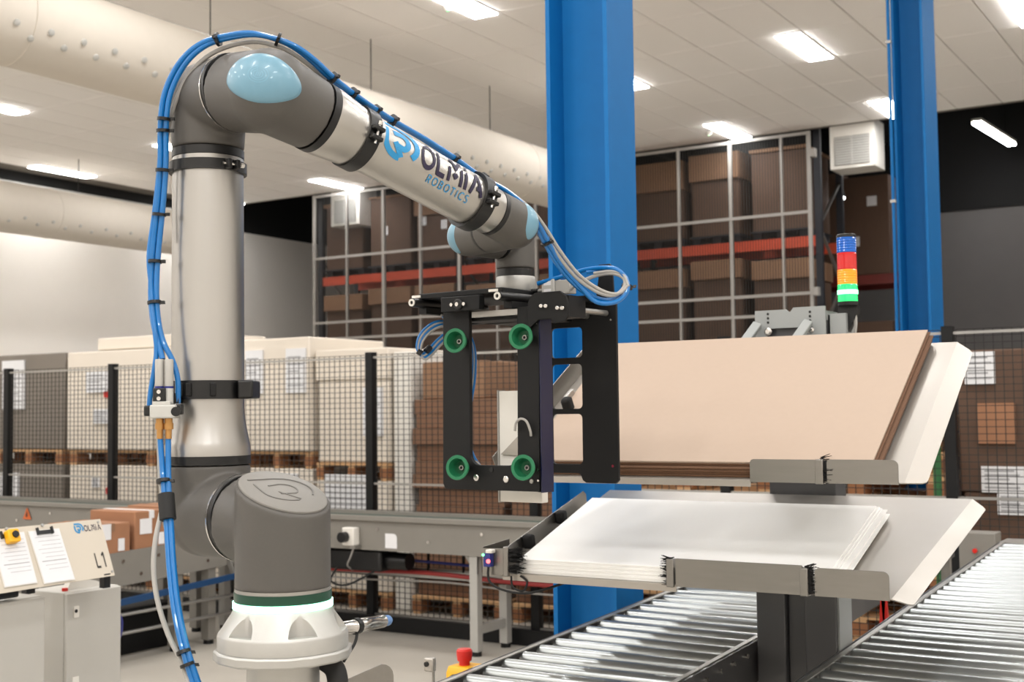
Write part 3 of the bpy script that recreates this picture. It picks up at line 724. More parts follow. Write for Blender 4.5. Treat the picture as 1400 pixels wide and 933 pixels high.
MB().cyl(c + V(-.004, -.0101, .002), c + V(-.004, -.013, .002), .007, n=12).build('lens', blackp, s)
MB().cbox(c + V(.006, .006, -.07), (.006, 0, 0), (0, .004, 0), (0, 0, .11)).build('bracket', stain, s)
MB().obox(c + V(.0, 0, -.125), (-2.06 - c.x + .01, 0, 0), (0, .02, 0), (0, 0, .01)).build('arm', stain, s)
g = thing('guard_plate', (-1.8623, 2.3500, 0.9869), 'rounded stainless guard plate at the bottom edge beside the robot base', 'plate')
a, b = V((-1.9154, 2.3000, 0.9741)), V((-1.8448, 2.4200, 1.0068)); ex = (b - a); ex.z = 0; L = ex.length; ex.normalize()
MB().prism([(0, 0), (L - .03, b.z - a.z)] + [(L - .03 + .03 * math.sin(i * PI / 8), b.z - a.z - .03 + .03 * math.cos(i * PI / 8)) for i in range(1, 5)] + [(L, -.25), (0, -.25)], a, ex, (0, 0, 1), ex.cross(V(0, 0, 1)) * -.003).build('sheet', stain, g)
MB().box(a.x + .02, a.x + .06, a.y + .01, a.y + .05, 0, a.z - .05).build('post', conv_grey, g)
MB().box(a.x - .01, a.x + .09, a.y - .02, a.y + .08, 0, .01).build('foot', conv_grey, g)

# ------------------------------------------------------------------ tray stand and the two trays
st = thing('tray_stand', (-1.285, 3.7, 0), 'dark grey column with grey head carrying the two steel trays', 'stand')
MB().box(-1.405, -1.315, 3.64, 3.78, .02, 1.24).box(-1.255, -1.16, 3.64, 3.78, .02, 1.24).box(-1.315, -1.255, 3.665, 3.78, .02, 1.24).build('post', post_dark, st, bev=.004)
MB().box(-1.1599, -1.154, 3.65, 3.77, .02, 1.22).build('side_cover', head_grey, st)
MB().box(-1.46, -1.1, 3.55, 3.87, 0, .0201).build('base_plate', post_dark, st)
MB().prism([(3.3, 1.195), (3.97, 1.31), (3.97, 1.25), (3.8, 1.2), (3.3, 1.15)], (-1.40, 0, 0), (0, 1, 0), (0, 0, 1), (.22, 0, 0)).build('tray_carrier', head_grey, st)
MB().box(-1.47, -1.25, 3.95, 4.06, 1.25, 1.9).build('mast', post_dark, st, bev=.004)
# grey head above the upper tray: slotted plate, cover, two diagonal arms
hx0, hx1 = -1.498, -1.262
MB().prism([(hx0, 1.78), (hx0 + .03, 1.78)] + [(hx0 + .04, 1.845), (hx0 + .05, 1.86), (hx1 - .09, 1.86), (hx1 - .08, 1.845)] + [(hx1 - .07, 1.78), (hx1, 1.78), (hx1, 1.925), (hx1 - .105, 1.925), (hx1 - .115, 1.912), (hx0 + .115, 1.912), (hx0 + .105, 1.92), (hx0, 1.92)], (0, 3.93, 0), (1, 0, 0), (0, 0, 1), (0, .008, 0)).build('head_plate', head_grey, st)
MB().box(hx0, hx1 + .002, 3.94, 4.1, 1.88, 1.91).build('head_cover', head_grey, st)
MB().box(hx1 + .003, hx1 + .06, 3.95, 4.06, 1.74, 1.90).build('side_bracket', head_grey, st)
hole = MB().cyl((0, 0, 0), (0, -.002, 0), .004, n=10).mesh('hole', blackp)
for x in (hx0 + .045, hx1 - .05):
    for k in range(3): piece('hole', hole, st, (x, 3.93, 1.88 + k * .014))
bo = MB().lathe([(0, .013), (.003, .013), (.004, .008), (.01, .0075)], (0, 0, 0), (0, -1, 0), 10).mesh('bolt', chrome)
for x in (hx0 + .045, hx1 - .05): piece('bolt', bo, st, (x, 3.93, 1.85))
for x in (hx0 + .015, hx1 - .05):
    MB().beam((x, 3.915, 1.875), (x - .06, 3.76, 1.72), .03, .02, (0, 1, 0)).build('support_arm', head_grey, st, bev=.003)
MB().prism([(3.35, 1.59), (3.62, 1.745), (3.96, 1.78), (3.96, 1.68), (3.6, 1.6), (3.35, 1.56)], (-1.42, 0, 0), (0, 1, 0), (0, 0, 1), (.14, 0, 0)).build('tray_carrier', head_grey, st)
# signal tower
sg = thing('signal_tower', (-1.185, 3.97, 1.9), 'signal tower with blue, red, amber and lit green segments above the trays', 'signal light')
cx, cy = (-1.2000, 3.9700, 1.9668)[0], 3.97
zs = [(-1.2012, 3.9700, 1.9246)[2], (-1.2009, 3.9700, 1.9363)[2], (-1.1993, 3.9700, 1.9925)[2], (-1.1980, 3.9700, 2.0394)[2], (-1.1965, 3.9700, 2.0933)[2], (-1.1951, 3.9700, 2.1426)[2], (-1.1948, 3.9700, 2.1544)[2]]
R_ = .031
MB().lathe([(0, R_), (zs[1] - zs[0], R_ + .001)], (cx, cy, zs[0]), (0, 0, 1), 24).build('base', blackp, sg)
for i, m in enumerate((lens_g, lens_o, lens_r, lens_b)):
    z0, z1 = zs[1 + i], zs[2 + i]; k = 6; pr = []
    for j in range(k): pr += [((z1 - z0) * (j + .05) / k, R_ - .0008), ((z1 - z0) * (j + .5) / k, R_ + .0006)]
    pr += [(z1 - z0 - .0005, R_ - .001)]
    l = MB().lathe([(.0005, R_ - .001)] + pr, (cx, cy, z0), (0, 0, 1), 28).build('lens', m, sg)
    l['label'] = ('lit green lens', 'amber lens', 'red lens', 'blue lens')[i]
    if i == 0: MB().ring((cx, cy, z0), (0, 0, 1), (z1 - z0) * .42, (z1 - z0) * .66, R_ - .003, R_ + .0012, 28).build('glow_band', lens_gl, l)
MB().lathe([(0, R_), (.008, R_), (.011, R_ - .004)], (cx, cy, zs[5]), (0, 0, 1), 24).build('cap', blackp, sg)
MB().prism([(-.03, 0), (.03, 0), (.03, -.02), (-.01, -.1), (-.055, -.1)], (cx, cy, zs[0]), (1, 0, 0), (0, 0, 1), (0, .03, 0)).build('bracket', blackp, sg)
MB().tube([(cx + .015, cy + .01, zs[0]), (cx + .02, cy + .01, zs[0] - .06), (cx + .0, cy + .02, zs[0] - .14), (cx - .05, cy + .03, zs[0] - .2)], .006, 6).build('cable', hose_grey, sg)

class Tray:
    def __init__(s, x0, x1, y0, z0, deg):
        a = math.radians(deg); s.o = V(x0, y0, z0); s.w = x1 - x0; s.S = V(0, math.cos(a), math.sin(a)); s.N = V(0, -math.sin(a), math.cos(a)); s.X = V(1, 0, 0)
    def p(s, x, t, n=0): return s.o + s.X * (x - s.o.x) + s.S * t + s.N * n
def tray(T, L, label, fl_dx, fl_dn, tabs, front, brushes, splay=0.0, lip=.98):
    t = thing('steel_tray', tuple(T.p(T.o.x + T.w / 2, L / 2)), label, 'tray')
    x0, x1 = T.o.x, T.o.x + T.w
    MB().prism([(0, 0), (T.w, 0), (T.w, L), (-splay, L)], T.p(x0, 0), T.X, T.S, T.N * -.003).build('tray_plate', stain2, t, deg=0)
    # right flange, bent down along the fold, corners clipped
    d = V(fl_dx, 0, 0) + T.N * fl_dn; w = d.length; d.normalize()
    MB().prism([(0, .0), (w * .8, .022), (w * .97, .032), (w, .045), (w, L - .045), (w * .97, L - .032), (w * .8, L - .022), (0, L)], T.p(x1, 0), d, T.S, d.cross(T.S) * -.003).build('side_flange', stain2, t)
    # left flange stands up
    sd = (T.S * L - T.X * splay).normalized()
    MB().prism([(.0, 0), (L * lip, 0), (L * lip, .045), (L * lip - .02, .06), (.0, .062)], T.p(x0, 0), sd, T.N, T.X * -.003).build('side_lip', stain, t)
    fe = tabs[0][0] - x0
    MB().prism([(0, 0), (fe, 0), (fe, front), (0, front)], T.p(x0, 0), T.X, (0, 0, 1), (0, -.003, 0)).build('front_edge', stain2, t)
    for (a, b, h, rl, rr) in tabs:
        MB().prism(rrect(a, b, -.004, h, (.0, .0, rr, rl)), (0, T.o.y - .0032, T.o.z), (1, 0, 0), (0, 0, 1), (0, -.003, 0)).build('front_lip', stain, t)
    for (a, h, right) in brushes:
        c = MB().box(a - .011, a + .009, T.o.y - .012, T.o.y + .012, T.o.z - .006, T.o.z + h).build('clip', stain, t, bev=.002)
        bm = MB(); s = 1 if right else -1
        for k in range(70):
            y = T.o.y + random.uniform(-.008, .02); z = T.o.z + random.uniform(.0, h + .004)
            bm.cyl((a, y, z), (a + s * random.uniform(.018, .034), y + random.uniform(-.008, .008), z + random.uniform(-.006, .01)), .0018, .0008, 4, False)
        bm.build('bristles', bristle, t, deg=0)['kind'] = 'stuff'
        b2 = MB().box(min(a, a + s * .016), max(a, a + s * .016), T.o.y - .004, T.o.y + .016, T.o.z + .004, T.o.z + h - .004).build('bristle_core', bristle, t, bev=.003)
    return t
TL = Tray(-1.9, -.823, 3.0, 1.149, 11.0)
lt = tray(TL, .918, 'lower tilted stainless tray holding white sheets', .042, -.022, [(-1.372, -1.035, .068, .004, .004), (-1.005, -.826, .064, .012, .014)], -.018,
          [(-1.385, .066, False), (-1.03, .062, True)], .13, .76)
# brushes along the left lip, sensor corner
for tt in (.16, .42):
    c = TL.p(-1.9 - tt * .14, tt, .04)
    MB().cbox(c + V(.016, 0, .004), V(.034, 0, 0), TL.S * .03, TL.N * .04).build('brush_block', bristle, lt, bev=.008)
MB().prism([(0, -.004), (.0, .07), (.08, .072), (.08, .0)], (-1.96, 2.99, 1.147), (1, 0, 0), (0, 0, 1), (0, -.003, 0)).build('corner_plate', stain, lt)
MB().prism([(0, 0), (.14, .02), (.14, .085), (0, .075)], (-1.96, 2.99, 1.145), (0, 1, 0), (0, 0, 1), (-.003, 0, 0)).build('corner_plate', stain, lt)
MB().box(-1.96, -1.9, 2.995, 3.02, 1.142, 1.147).build('corner_bracket', stain, lt)
MB().box(-1.884, -1.868, 2.972, 2.987, 1.143, 1.226).build('clip', stain, lt, bev=.003)
bm = MB()
for k in range(120):
    z = random.choice((1.165, 1.19, 1.21)) + random.uniform(-.008, .008); y = random.uniform(2.975, 3.0)
    bm.cyl((-1.868, y, z), (-1.868 + random.uniform(.02, .045), y + random.uniform(-.012, .012), z + random.uniform(-.006, .012)), .0022, .0008, 4, False)
bm.build('bristles', bristle, lt, deg=0)['kind'] = 'stuff'
ps = thing('photo_sensor', (-1.935, 2.975, 1.19), 'small blue photo sensor with red and green lights on the lower tray corner', 'sensor')
MB().box(-1.945, -1.922, 2.966, 2.986, 1.168, 1.206).build('body', cyl_blue, ps, bev=.002)
MB().box(-1.936, -1.916, 2.964, 2.986, 1.2062, 1.216).build('mount', white_m, ps, bev=.002)
MB().cyl((-1.927, 2.966, 1.184), (-1.927, 2.963, 1.184), .006, n=10).build('red_light', led_red, ps)
MB().cyl((-1.944, 2.966, 1.201), (-1.944, 2.963, 1.201), .004, n=8).build('green_light', led_grn, ps)
MB().tube([(-1.934, 2.976, 1.168), (-1.93, 2.972, 1.13), (-1.89, 2.975, 1.107), (-1.82, 2.985, 1.1), (-1.76, 3.02, 1.115), (-1.7, 3.06, 1.14), (-1.67, 3.08, 1.163)], .0035, 6).build('cable', rubber, ps)
MB().tube([(-1.865, 2.985, 1.145), (-1.86, 2.985, 1.115), (-1.83, 2.99, 1.105), (-1.82, 2.995, 1.13), (-1.84, 2.992, 1.146)], .003, 6).build('cable', rubber, ps)
TU = Tray(-1.91, -.785, 3.0, 1.421, 31.0)
ut = tray(TU, .69, 'upper steep stainless tray holding brown board sheets', .044, -.018, [(-1.164, -.995, .053, .01, .004), (-.968, -.797, .054, .008, .014)], -.016,
          [(-.985, .054, True)])
c = TU.p(-1.83, .3, .05); MB().cbox(c + V(.014, 0, 0), V(.03, 0, 0), TU.S * .03, TU.N * .045).build('brush_block', bristle, ut, bev=.008)
MB().cbox(TU.p(-1.845, .36, .03), V(.012, 0, 0), TU.S * .06, TU.N * .04).build('lip_bracket', galv, ut)
# brown boards
T5 = .0058
NB = 6
for k in range(NB):
    dx = (0, .012, .004, .016, .006, 0)[k] if k < 5 else 0; dt = random.uniform(-.004, .004) if k < 5 else .002
    zb = .0004 + k * T5
    o = MB().prism([(0, 0), (.98, 0), (.98, .675), (0, .675)], TU.p(-1.842 + dx, .01 + dt + zb * .6, zb), TU.X, TU.S, TU.N * (T5 - .0006)).build('board_sheet', kraft_edge if k < NB - 1 else kraft, deg=0, bev=.0008)
    if k == NB - 1:
        tag(o, 'topmost pale brown board sheet lying on the upper tray', 'board')
    else:
        tag(o, 'brown board sheet, %s from the bottom on the upper tray' % ORD[k], 'board', 'lower board sheets on the upper tray')
# white sheets: slightly fanned to the right, corners soft
NP = 12; NX, NY = 26, 12
for k in range(NP):
    zb = .0006 + k * .0031; dx = (.0, .012, .03, .02, .036, .026, .01, .02, .03, .015, .008, .0)[k]
    mb = MB(); g = {}
    w, l = .87, .66
    for top in (0, 1):
        for i in range(NX + 1):
            for j in range(NY + 1):
                u, v = i / NX, j / NY
                sag = .0035 * math.sin(u * 2.4 + .3) * math.exp(-v * 3) * (k / NP) + .0
                g[top, i, j] = len(mb.v); mb.v.append(TL.p(-1.852 - .115 * v + dx * u + u * (w + .06 * v), .009 + v * l + .0012 * math.sin(k * 2.1) + zb * .2, zb + sag + (.00295 if top else 0)))
    for i in range(NX):
        for j in range(NY):
            mb.f.append([g[1, i, j], g[1, i + 1, j], g[1, i + 1, j + 1], g[1, i, j + 1]]); mb.f.append([g[0, i, j + 1], g[0, i + 1, j + 1], g[0, i + 1, j], g[0, i, j]])
    for i in range(NX):
        mb.f.append([g[0, i, 0], g[0, i + 1, 0], g[1, i + 1, 0], g[1, i, 0]]); mb.f.append([g[1, i, NY], g[1, i + 1, NY], g[0, i + 1, NY], g[0, i, NY]])
    for j in range(NY):
        mb.f.append([g[1, 0, j], g[1, 0, j + 1], g[0, 0, j + 1], g[0, 0, j]]); mb.f.append([g[0, NX, j], g[0, NX, j + 1], g[1, NX, j + 1], g[1, NX, j]])
    o = mb.build('white_sheet', paper_w, deg=30)
    if k == NP - 1: tag(o, 'topmost glossy white sheet lying on the lower tray', 'sheet')
    else: tag(o, 'white sheet, %s from the bottom on the lower tray' % ORD[k], 'sheet', 'lower white sheets on the lower tray')
# red trolley frame between the conveyors
t = thing('red_trolley', (-1.29, 4.6, 0), 'small red steel trolley frame standing between the two roller conveyors', 'trolley')
for q in ((-1.345, 4.6), (-1.235, 4.6)):
    MB().beam((q[0], q[1], .03), (-1.29, 4.6, .93), .018, .018, (0, 1, 0)).build('frame_tube', red_m, t)
MB().box(-1.33, -1.25, 4.59, 4.61, .72, .74).build('cross_bar', red_m, t)
MB().box(-1.37, -1.21, 4.5, 4.7, .0, .03).build('base', red_m, t)
o = MB().box(-1.5, -1.32, 6.75, 6.9, 0, .95).build('junction_cabinet', conv_grey, bev=.004); tag(o, 'small grey junction cabinet right of the lower tray flange', 'cabinet')
b = MB().cyl((-1.42, 6.75, .86), (-1.42, 6.735, .86), .012, n=12).build('button', red_m, o)

# ------------------------------------------------------------------ control corner at lower left
def enclosure(y0, y1, x1, dx, z1, label):
    t = thing('control_cabinet', (x1 - dx / 2, (y0 + y1) / 2, 0), label, 'cabinet')
    MB().box(x1 - dx, x1 - .018, y0, y1, 0, z1).build('body', cab_m, t, bev=.004)
    d = MB().box(x1 - .0165, x1, y0 + .001, y1 - .001, .02, z1 - .003).build('door', cab_m, t, bev=.005)
    return t, d
CX1 = -4.1
ya, yb = (-4.1000, 3.2879, 0.9128)[1], (-4.1000, 3.5584, 0.9078)[1]
t, d = enclosure(ya, yb, CX1, .22, (-4.1000, 3.4183, 0.9135)[2], 'grey control cabinet under the L1 board')
l = MB().prism(rrect(-.012, .012, -.025, .02, .004), (-4.0995, 3.3333, 0.8388), (0, 1, 0), (0, 0, 1), (.004, 0, 0)).build('lock_plate', white_m, d)
c = V((-4.0950, 3.3296, 0.8396)); MB().cyl(c, c + V(.002, 0, 0), .007, n=12).build('lock', blackp, l)
c = V((-4.1000, 3.3324, 0.5696)); MB().cbox(c, (.006, 0, 0), (0, .03, 0), (0, 0, .03)).build('lock', white_m, d)
zc = (-4.1000, 3.4183, 0.9135)[2]
tm = MB().prism([(ya + .06, zc), (ya + .075, zc + .035), (ya + .12, zc + .04), (ya + .2, zc + .022), (yb - .02, zc)], (CX1 - .1, 0, 0), (0, 1, 0), (0, 0, 1), (.03, 0, 0)).build('lifting_handle', white_m, t)
MB().cyl((CX1 - .06, ya + .04, zc), (CX1 - .06, ya + .04, zc + .012), .012, n=12).build('red_cap', red_m, t)
MB().tube([(CX1 - .02, yb + .0, .8), (CX1 - .02, yb + .02, .76), (CX1 - .03, yb + .02, .7), (CX1 - .04, yb, .68)], .006, 6).build('blue_cable', cyl_blue, t)
X2 = -4.0
yb2 = (-4.0000, 3.1119, 0.9338)[1]
t, d = enclosure(yb2 - .5, yb2, X2, .25, (-4.0000, 3.1119, 0.9338)[2], 'grey control cabinet at the left photo edge under the black handle')
c = V((-4.0300, 2.9637, 0.9483)); MB().cbox(c + V(0, -.03, .012), (.05, 0, 0), (0, .14, 0), (0, 0, .036)).build('black_handle', blackp, t, bev=.008)
# tilted board with print and clipboards
bd = thing('sign_board', (-4.2, 3.1, .95), 'beige tilted board printed L1 with clipboards at lower left', 'sign')
B0 = V((-3.9500, 3.3954, 0.9797)); T0 = V((-4.0370, 3.3959, 1.1957)); B1 = V((-3.9500, 2.7636, 0.9923))
eY = V(0, -1, 0); eU = (T0 - B0); eU = eU - eY * eU.dot(eY); HB = eU.length; eU.normalize(); eN = eU.cross(eY) * -1
if eN.x < 0: eN = -eN
sl = (T0 - B0).dot(V(0, 1, 0)); WB = 1.0
BO = V(B0)
MB().prism([(0, 0), (WB, -.01), (WB - sl, HB), (-sl, HB)], BO, eY, eU, eN * -.004).build('panel', board_m, bd)
def bp_(u, w, n=.001): return BO + eY * u + eU * w + eN * n
MB().box(B0.x - .3, B0.x - .27, B0.y - .2, B0.y - .16, zc, B0.z + .1).box(B0.x - .3, B0.x - .05, B0.y - .2, B0.y - .16, B0.z + .07, B0.z + .1).build('post', blackp, bd)
MB().box(B0.x - .03, B0.x - .002, B0.y - .05, B0.y - .02, B0.z - .045, B0.z + .01).build('end_stop', blackp, bd)
def fb(u0, w0, mirror=-1): return lambda u, v: bp_(u0 - u, w0 + v)
lm = MB(); lettering(lm, 'l1', fb(.074, .038), .06, .15, .2, .05); lm.build('lettering_L1', print_dark, bd, deg=0)
lm = MB(); lettering(lm, 'OLMIA', fb(.088, .189), .024, .17, .16, .08); lm.build('lettering_OLMIA', navy, bd, deg=0)
lm = MB()
for line in GLYPH['@'][1]: ribbon(lm, line, .17, lambda a, b: fb(.134, .184)(a * .04, b * .04))
lm.build('emblem', logo_blue, bd, deg=0)
for (u, w) in ((.009, .016), (.015, HB - .012)): MB().cyl(bp_(u, w, 0), bp_(u, w, .003), .005, n=8).build('screw', galv, bd)
def clip(u0, u1, w0, w1, label, skew):
    c = thing('clipboard', tuple(bp_((u0 + u1) / 2, w0)), label, 'clipboard')
    MB().prism([(u1 + skew, w0), (u0 + skew, w0), (u0, w1), (u1, w1)], BO + eN * .0012, eY, eU, eN * .003).build('backing', white_m, c)
    MB().prism([(u1 + skew - .003, w0 + .003), (u0 + skew + .003, w0 + .003), (u0 + .003, w1 - .003), (u1 - .003, w1 - .003)], BO + eN * .0046, eY, eU, eN * .0012).build('paper', label_m, c)
    mb = MB()
    for k in range(9):
        f = .14 + k * .075; a = u0 + skew * (1 - (1 - f)) ; w = w1 - (w1 - w0) * f
        du = skew * f
        ribbon(mb, [(u0 + du + .012, w), (u1 + du - .02 - .01 * (k % 3), w)], .0014 if k != 6 else .003, lambda a, b: BO + eY * a + eU * b + eN * .0062, 9)
    mb.build('printed_lines', print_grey, c, deg=0)
    um = (u0 + u1) / 2
    MB().prism(rrect(um - .03, um + .03, w1 - .018, w1 - .004, .004), BO + eN * .006, eY, eU, eN * .006).prism(rrect(um - .036, um - .028, w1 - .02, w1 + .008, .002), BO + eN * .006, eY, eU, eN * .008).prism(rrect(um + .028, um + .036, w1 - .02, w1 + .008, .002), BO + eN * .006, eY, eU, eN * .008).build('clamp', blackp, c)
    MB().cyl(bp_(um, w1 + .018, 0), bp_(um, w1 + .018, .006), .006, n=8).build('hook', galv, c)
    return c
clip(.204, .344, .004, .212, 'white clipboard sheet in the middle of the beige board', -.014)
clip(.36, .5, .012, .212, 'white clipboard sheet at the left photo edge behind the yellow box', -.004)
y = thing('yellow_button_box', tuple(bp_(.43, .19)), 'small yellow button box clipped over the left clipboard', 'button box')
MB().prism(rrect(.405, .452, .168, .218, .008), BO + eN * .0075, eY, eU, eN * .03).build('housing', yellow_m, y, bev=.003)
MB().cyl(bp_(.425, .196, .0376), bp_(.425, .196, .043), .013, n=16).build('lock', blackp, y)

# ------------------------------------------------------------------ robot arm
Bx, By = -1.5863, 1.7507
ax = V(.972, -.2348, 0).normalized()          # joint axes point this way
hx = V(.2348, .972, 0).normalized()           # the arm swings in the plane of hx and z
UP = V(0, 0, 1)
rb = thing('robot_arm', (Bx, By, 0), 'grey and silver jointed robot arm with pale blue joint caps on a silver pedestal', 'robot')
Bp = V(Bx, By, 0)
MB().cyl((Bx, By, .02), (Bx, By, 1.1575), .066, n=40).build('pedestal', castm, rb)
MB().box(Bx - .15, Bx + .15, By - .15, By + .15, 0, .021).build('pedestal_foot', castm, rb, bev=.004)
oc = [(.128 * math.cos(PI / 8 + i * PI / 4) * 1.03, .128 * math.sin(PI / 8 + i * PI / 4) * 1.03) for i in range(8)]
oc2 = []
for i in range(8):                              # eight-sided plate with softened corners
    a, b, c = V(*oc[i - 1], 0), V(*oc[i], 0), V(*oc[(i + 1) % 8], 0)
    for p in (b.lerp(a, .22), b.lerp(b.lerp((a + c) / 2, .25), 1), b.lerp(c, .22)): oc2.append((p.x, p.y))
MB().prism(oc2, (Bx, By, 1.158), V(.98, -.2, 0), V(.2, .98, 0), (0, 0, .0195)).build('base_plate', castm, rb, bev=.004)
fl = MB().lathe([(0, .118), (.024, .118), (.028, .1165), (.062, .093), (.07, .0895), (.072, .088)], (Bx, By, 1.178), UP, 64).build('base_flange', castm, rb)
cut = MB()
for i in range(6):
    a = math.radians(-90 + 60 * i); x, y = Bx + .121 * math.cos(a), By + .121 * math.sin(a)
    cut.cyl((x, y, 1.2085), (x, y, 1.4), .0285, n=32)
cu = cut.build('cutter', castm, deg=0)
md = fl.modifiers.new('b', 'BOOLEAN'); md.object = cu; md.operation = 'DIFFERENCE'; md.solver = 'EXACT'
baked(fl); bpy.data.objects.remove(cu)
fl.data.polygons.foreach_set('use_smooth', [True] * len(fl.data.polygons)); fl.data.set_sharp_from_angle(angle=math.radians(28))
MB().ring((Bx, By, 1.2503), UP, 0, .0118, .06, .0905, 64).build('status_ring', led_m, rb)
MB().lathe([(0, .0885), (.017, .0885)], (Bx, By, 1.2623), UP, 64).build('green_band', dark_green, rb)
ZS = 1.4045                                     # shoulder axis
def cyl_cut(mb, p, q, r, nrm, n=64):
    """cylinder from p towards q whose top is cut by a plane through q with normal nrm"""
    d = (q - p).normalized(); x = d.orthogonal().normalized(); y = d.cross(x); k = len(mb.v)
    for top in (0, 1):
        for i in range(n):
            a = 2 * PI * i / n; o = x * (r * math.cos(a)) + y * (r * math.sin(a))
            if top: mb.v.append(q + o - d * (o.dot(nrm) / d.dot(nrm)))
            else: mb.v.append(p + o)
    for i in range(n): mb.f.append([k + i, k + (i + 1) % n, k + n + (i + 1) % n, k + n + i])
    mb.f.append([k + i for i in reversed(range(n))]); mb.f.append([k + n + i for i in range(n)])
    return mb
nc = (UP * math.cos(math.radians(23)) + ax * math.sin(math.radians(23))).normalized()
capc = V(Bx, By, 1.456)
mb = MB(); cyl_cut(mb, V(Bx, By, 1.284), capc, .0868, nc)
mb.cyl(V(Bx, By, ZS - .006) - ax * .03, V(Bx, By, ZS - .003) - ax * .118, .072, .082, n=64)
hs = fused('base_housing', mb, robot_grey, rb, .0035, 10)
MB().lathe([(0, .0868), (.006, .0868)], (Bx, By, 1.2795), UP, 64).build('seam_ring', galv, rb)
# flat lid with the relief emblem
e1 = UP.cross(nc).normalized(); e2 = nc.cross(e1)
lid = MB(); k = len(lid.v)
for (s, t) in ((.93, .0), (.925, .003), (.87, .0062), (.0, .0066)):
    for i in range(64):
        a = 2 * PI * i / 64
        lid.v.append(capc + e1 * (.0868 * s * math.cos(a)) + e2 * (.0868 / math.cos(math.radians(23)) * s * math.sin(a)) + nc * (t + .0005))
for j in range(3):
    for i in range(64): lid.f.append([j * 64 + i, j * 64 + (i + 1) % 64, (j + 1) * 64 + (i + 1) % 64, (j + 1) * 64 + i])
ld = lid.build('joint_lid', robot_lid, rb)
mb = MB()
for line in GLYPH['@'][1]:
    ribbon(mb, line, .026, lambda a, b: capc + e1 * ((a - .5) * .115) - e2 * ((.5 - b) * .105) + nc * .0078)
rl = mb.build('relief_emblem', relief_m, ld, deg=0)
sm_ = rl.modifiers.new('t', 'SOLIDIFY'); sm_.thickness = .0012; sm_.offset = 0
# shoulder housing carrying the upright
Lp = V(Bx, By, 0) - ax * .26
Ls = V(Lp.x, Lp.y, ZS)
MB().ring(Ls + ax * .134, ax, 0, .011, .05, .0815, 64).build('seam_ring', blackp, rb)
MB().ring(Ls + ax * .1295, ax, 0, .0042, .05, .0838, 64).build('bright_ring', chrome, rb)
mb = MB().ball(Ls + V(0, 0, -.001), .0825, 40); mb.cyl(Ls - ax * .02, Ls + ax * .13, .0815, n=64); mb.cyl(Ls, Ls + UP * .098, .0825, n=64)
fused('shoulder_housing', mb, robot_grey, rb, .0035, 10)
MB().ring(Ls, -ax, .045, .0515, .03, .0725, 48).build('rear_lid', robot_lid, rb)
# upright tube
Z0 = ZS + .099
MB().lathe([(0, .084), (.017, .084)], (Lp.x, Lp.y, Z0), UP, 64).build('black_collar', blackp, rb)
ZE = 2.232
MB().lathe([(0, .0835), (.018, .0835), (.026, .0815), (.05, .0765), (.075, .0725), (.095, .0715), (ZE - .118 - Z0 - .0172, .0700)], (Lp.x, Lp.y, Z0 + .0172), UP, 72).build('upright_tube', alu, rb)
MB().lathe([(0, .0712), (.016, .0712)], (Lp.x, Lp.y, ZE - .117), UP, 64).build('black_collar', blackp, rb)
# elbow: rear half on the upright, front half on the forearm
Le = V(Lp.x, Lp.y, ZE); E = Le + ax * .217 - UP * .02
mb = MB().ball(Le, .079, 40); mb.cyl(Le - UP * .1, Le, .0708, .078, n=64); mb.cyl(Le - ax * .015, Le + ax * .098, .077, n=64)
fused('elbow_rear_housing', mb, robot_grey, rb, .0035, 10)
MB().ring(Le + ax * .099, ax, 0, .009, .05, .0765, 64).build('seam_ring', blackp, rb)
MB().ring(Le + ax * .0955, ax, 0, .003, .05, .0782, 64).build('bright_ring', chrome, rb)
G_ = math.radians(16.4)
W_ = hx * math.cos(G_) - UP * math.sin(G_)       # forearm direction
K_ = hx * math.sin(G_) + UP * math.cos(G_)       # across it, upwards
mb = MB().ball(E, .0805, 40); mb.cyl(E - ax * .108 + UP * .018, E, .077, .0795, n=64); mb.cyl(E, E + W_ * .105, .0785, .0705, n=64)
fused('elbow_front_housing', mb, robot_grey, rb, .0035, 10)
def eye_cap(name, c, r, n, u, half_u, half_v, lift, parent, emblem=False):
    """lens-shaped patch of a sphere round n, long axis along u"""
    n = n.normalized(); u = (u - n * u.dot(n)).normalized(); w = n.cross(u); mb = MB(); NR, NA = 14, 64
    for j in range(NR + 1):
        s = j / NR
        for i in range(NA):
            a = 2 * PI * i / NA
            ca, sa = math.cos(a), math.sin(a)
            th = s * (math.radians(half_u) * abs(ca) ** 1.0 * 1 + 0) if False else s
            A, Bq = th * math.radians(half_u) * ca, th * math.radians(half_v) * sa * (1 - .25 * ca * ca)
            d = (n * math.cos(A) * math.cos(Bq) + u * math.sin(A) * math.cos(Bq) + w * math.sin(Bq)).normalized()
            h = r + lift * (1 - s ** 6) if s < 1 else r - .002
            mb.v.append(c + d * h)
    for j in range(NR):
        for i in range(NA): mb.f.append([j * NA + i, j * NA + (i + 1) % NA, (j + 1) * NA + (i + 1) % NA, (j + 1) * NA + i])
    ob = mb.build(name, cap_blue, parent, deg=60)
    if emblem:
        m2 = MB(); c0 = c + n * .0
        for rr in (.11, .17, .23):
            ribbon(m2, arc(0, 0, rr, rr * .8, 100, 420, 24), .018, lambda a, b: c + (n * math.cos(a) * math.cos(b) + u * math.sin(a) * math.cos(b) + w * math.sin(b)) * (r + lift + .0002))
        for q in (-.04, .0, .04): ribbon(m2, [(q, -.05), (q + .015, .05)], .016, lambda a, b: c + (n * math.cos(a) * math.cos(b) + u * math.sin(a) * math.cos(b) + w * math.sin(b)) * (r + lift + .0002))
        m2.build('relief_rings', M('pale_blue_relief', (112, 158, 180), .4, noise=(30, .03)), ob, deg=0)
    return ob
Rr, Fr = V(.849, .528, 0), V(-.528, .849, 0)     # sideways and away, seen from where the photo was taken
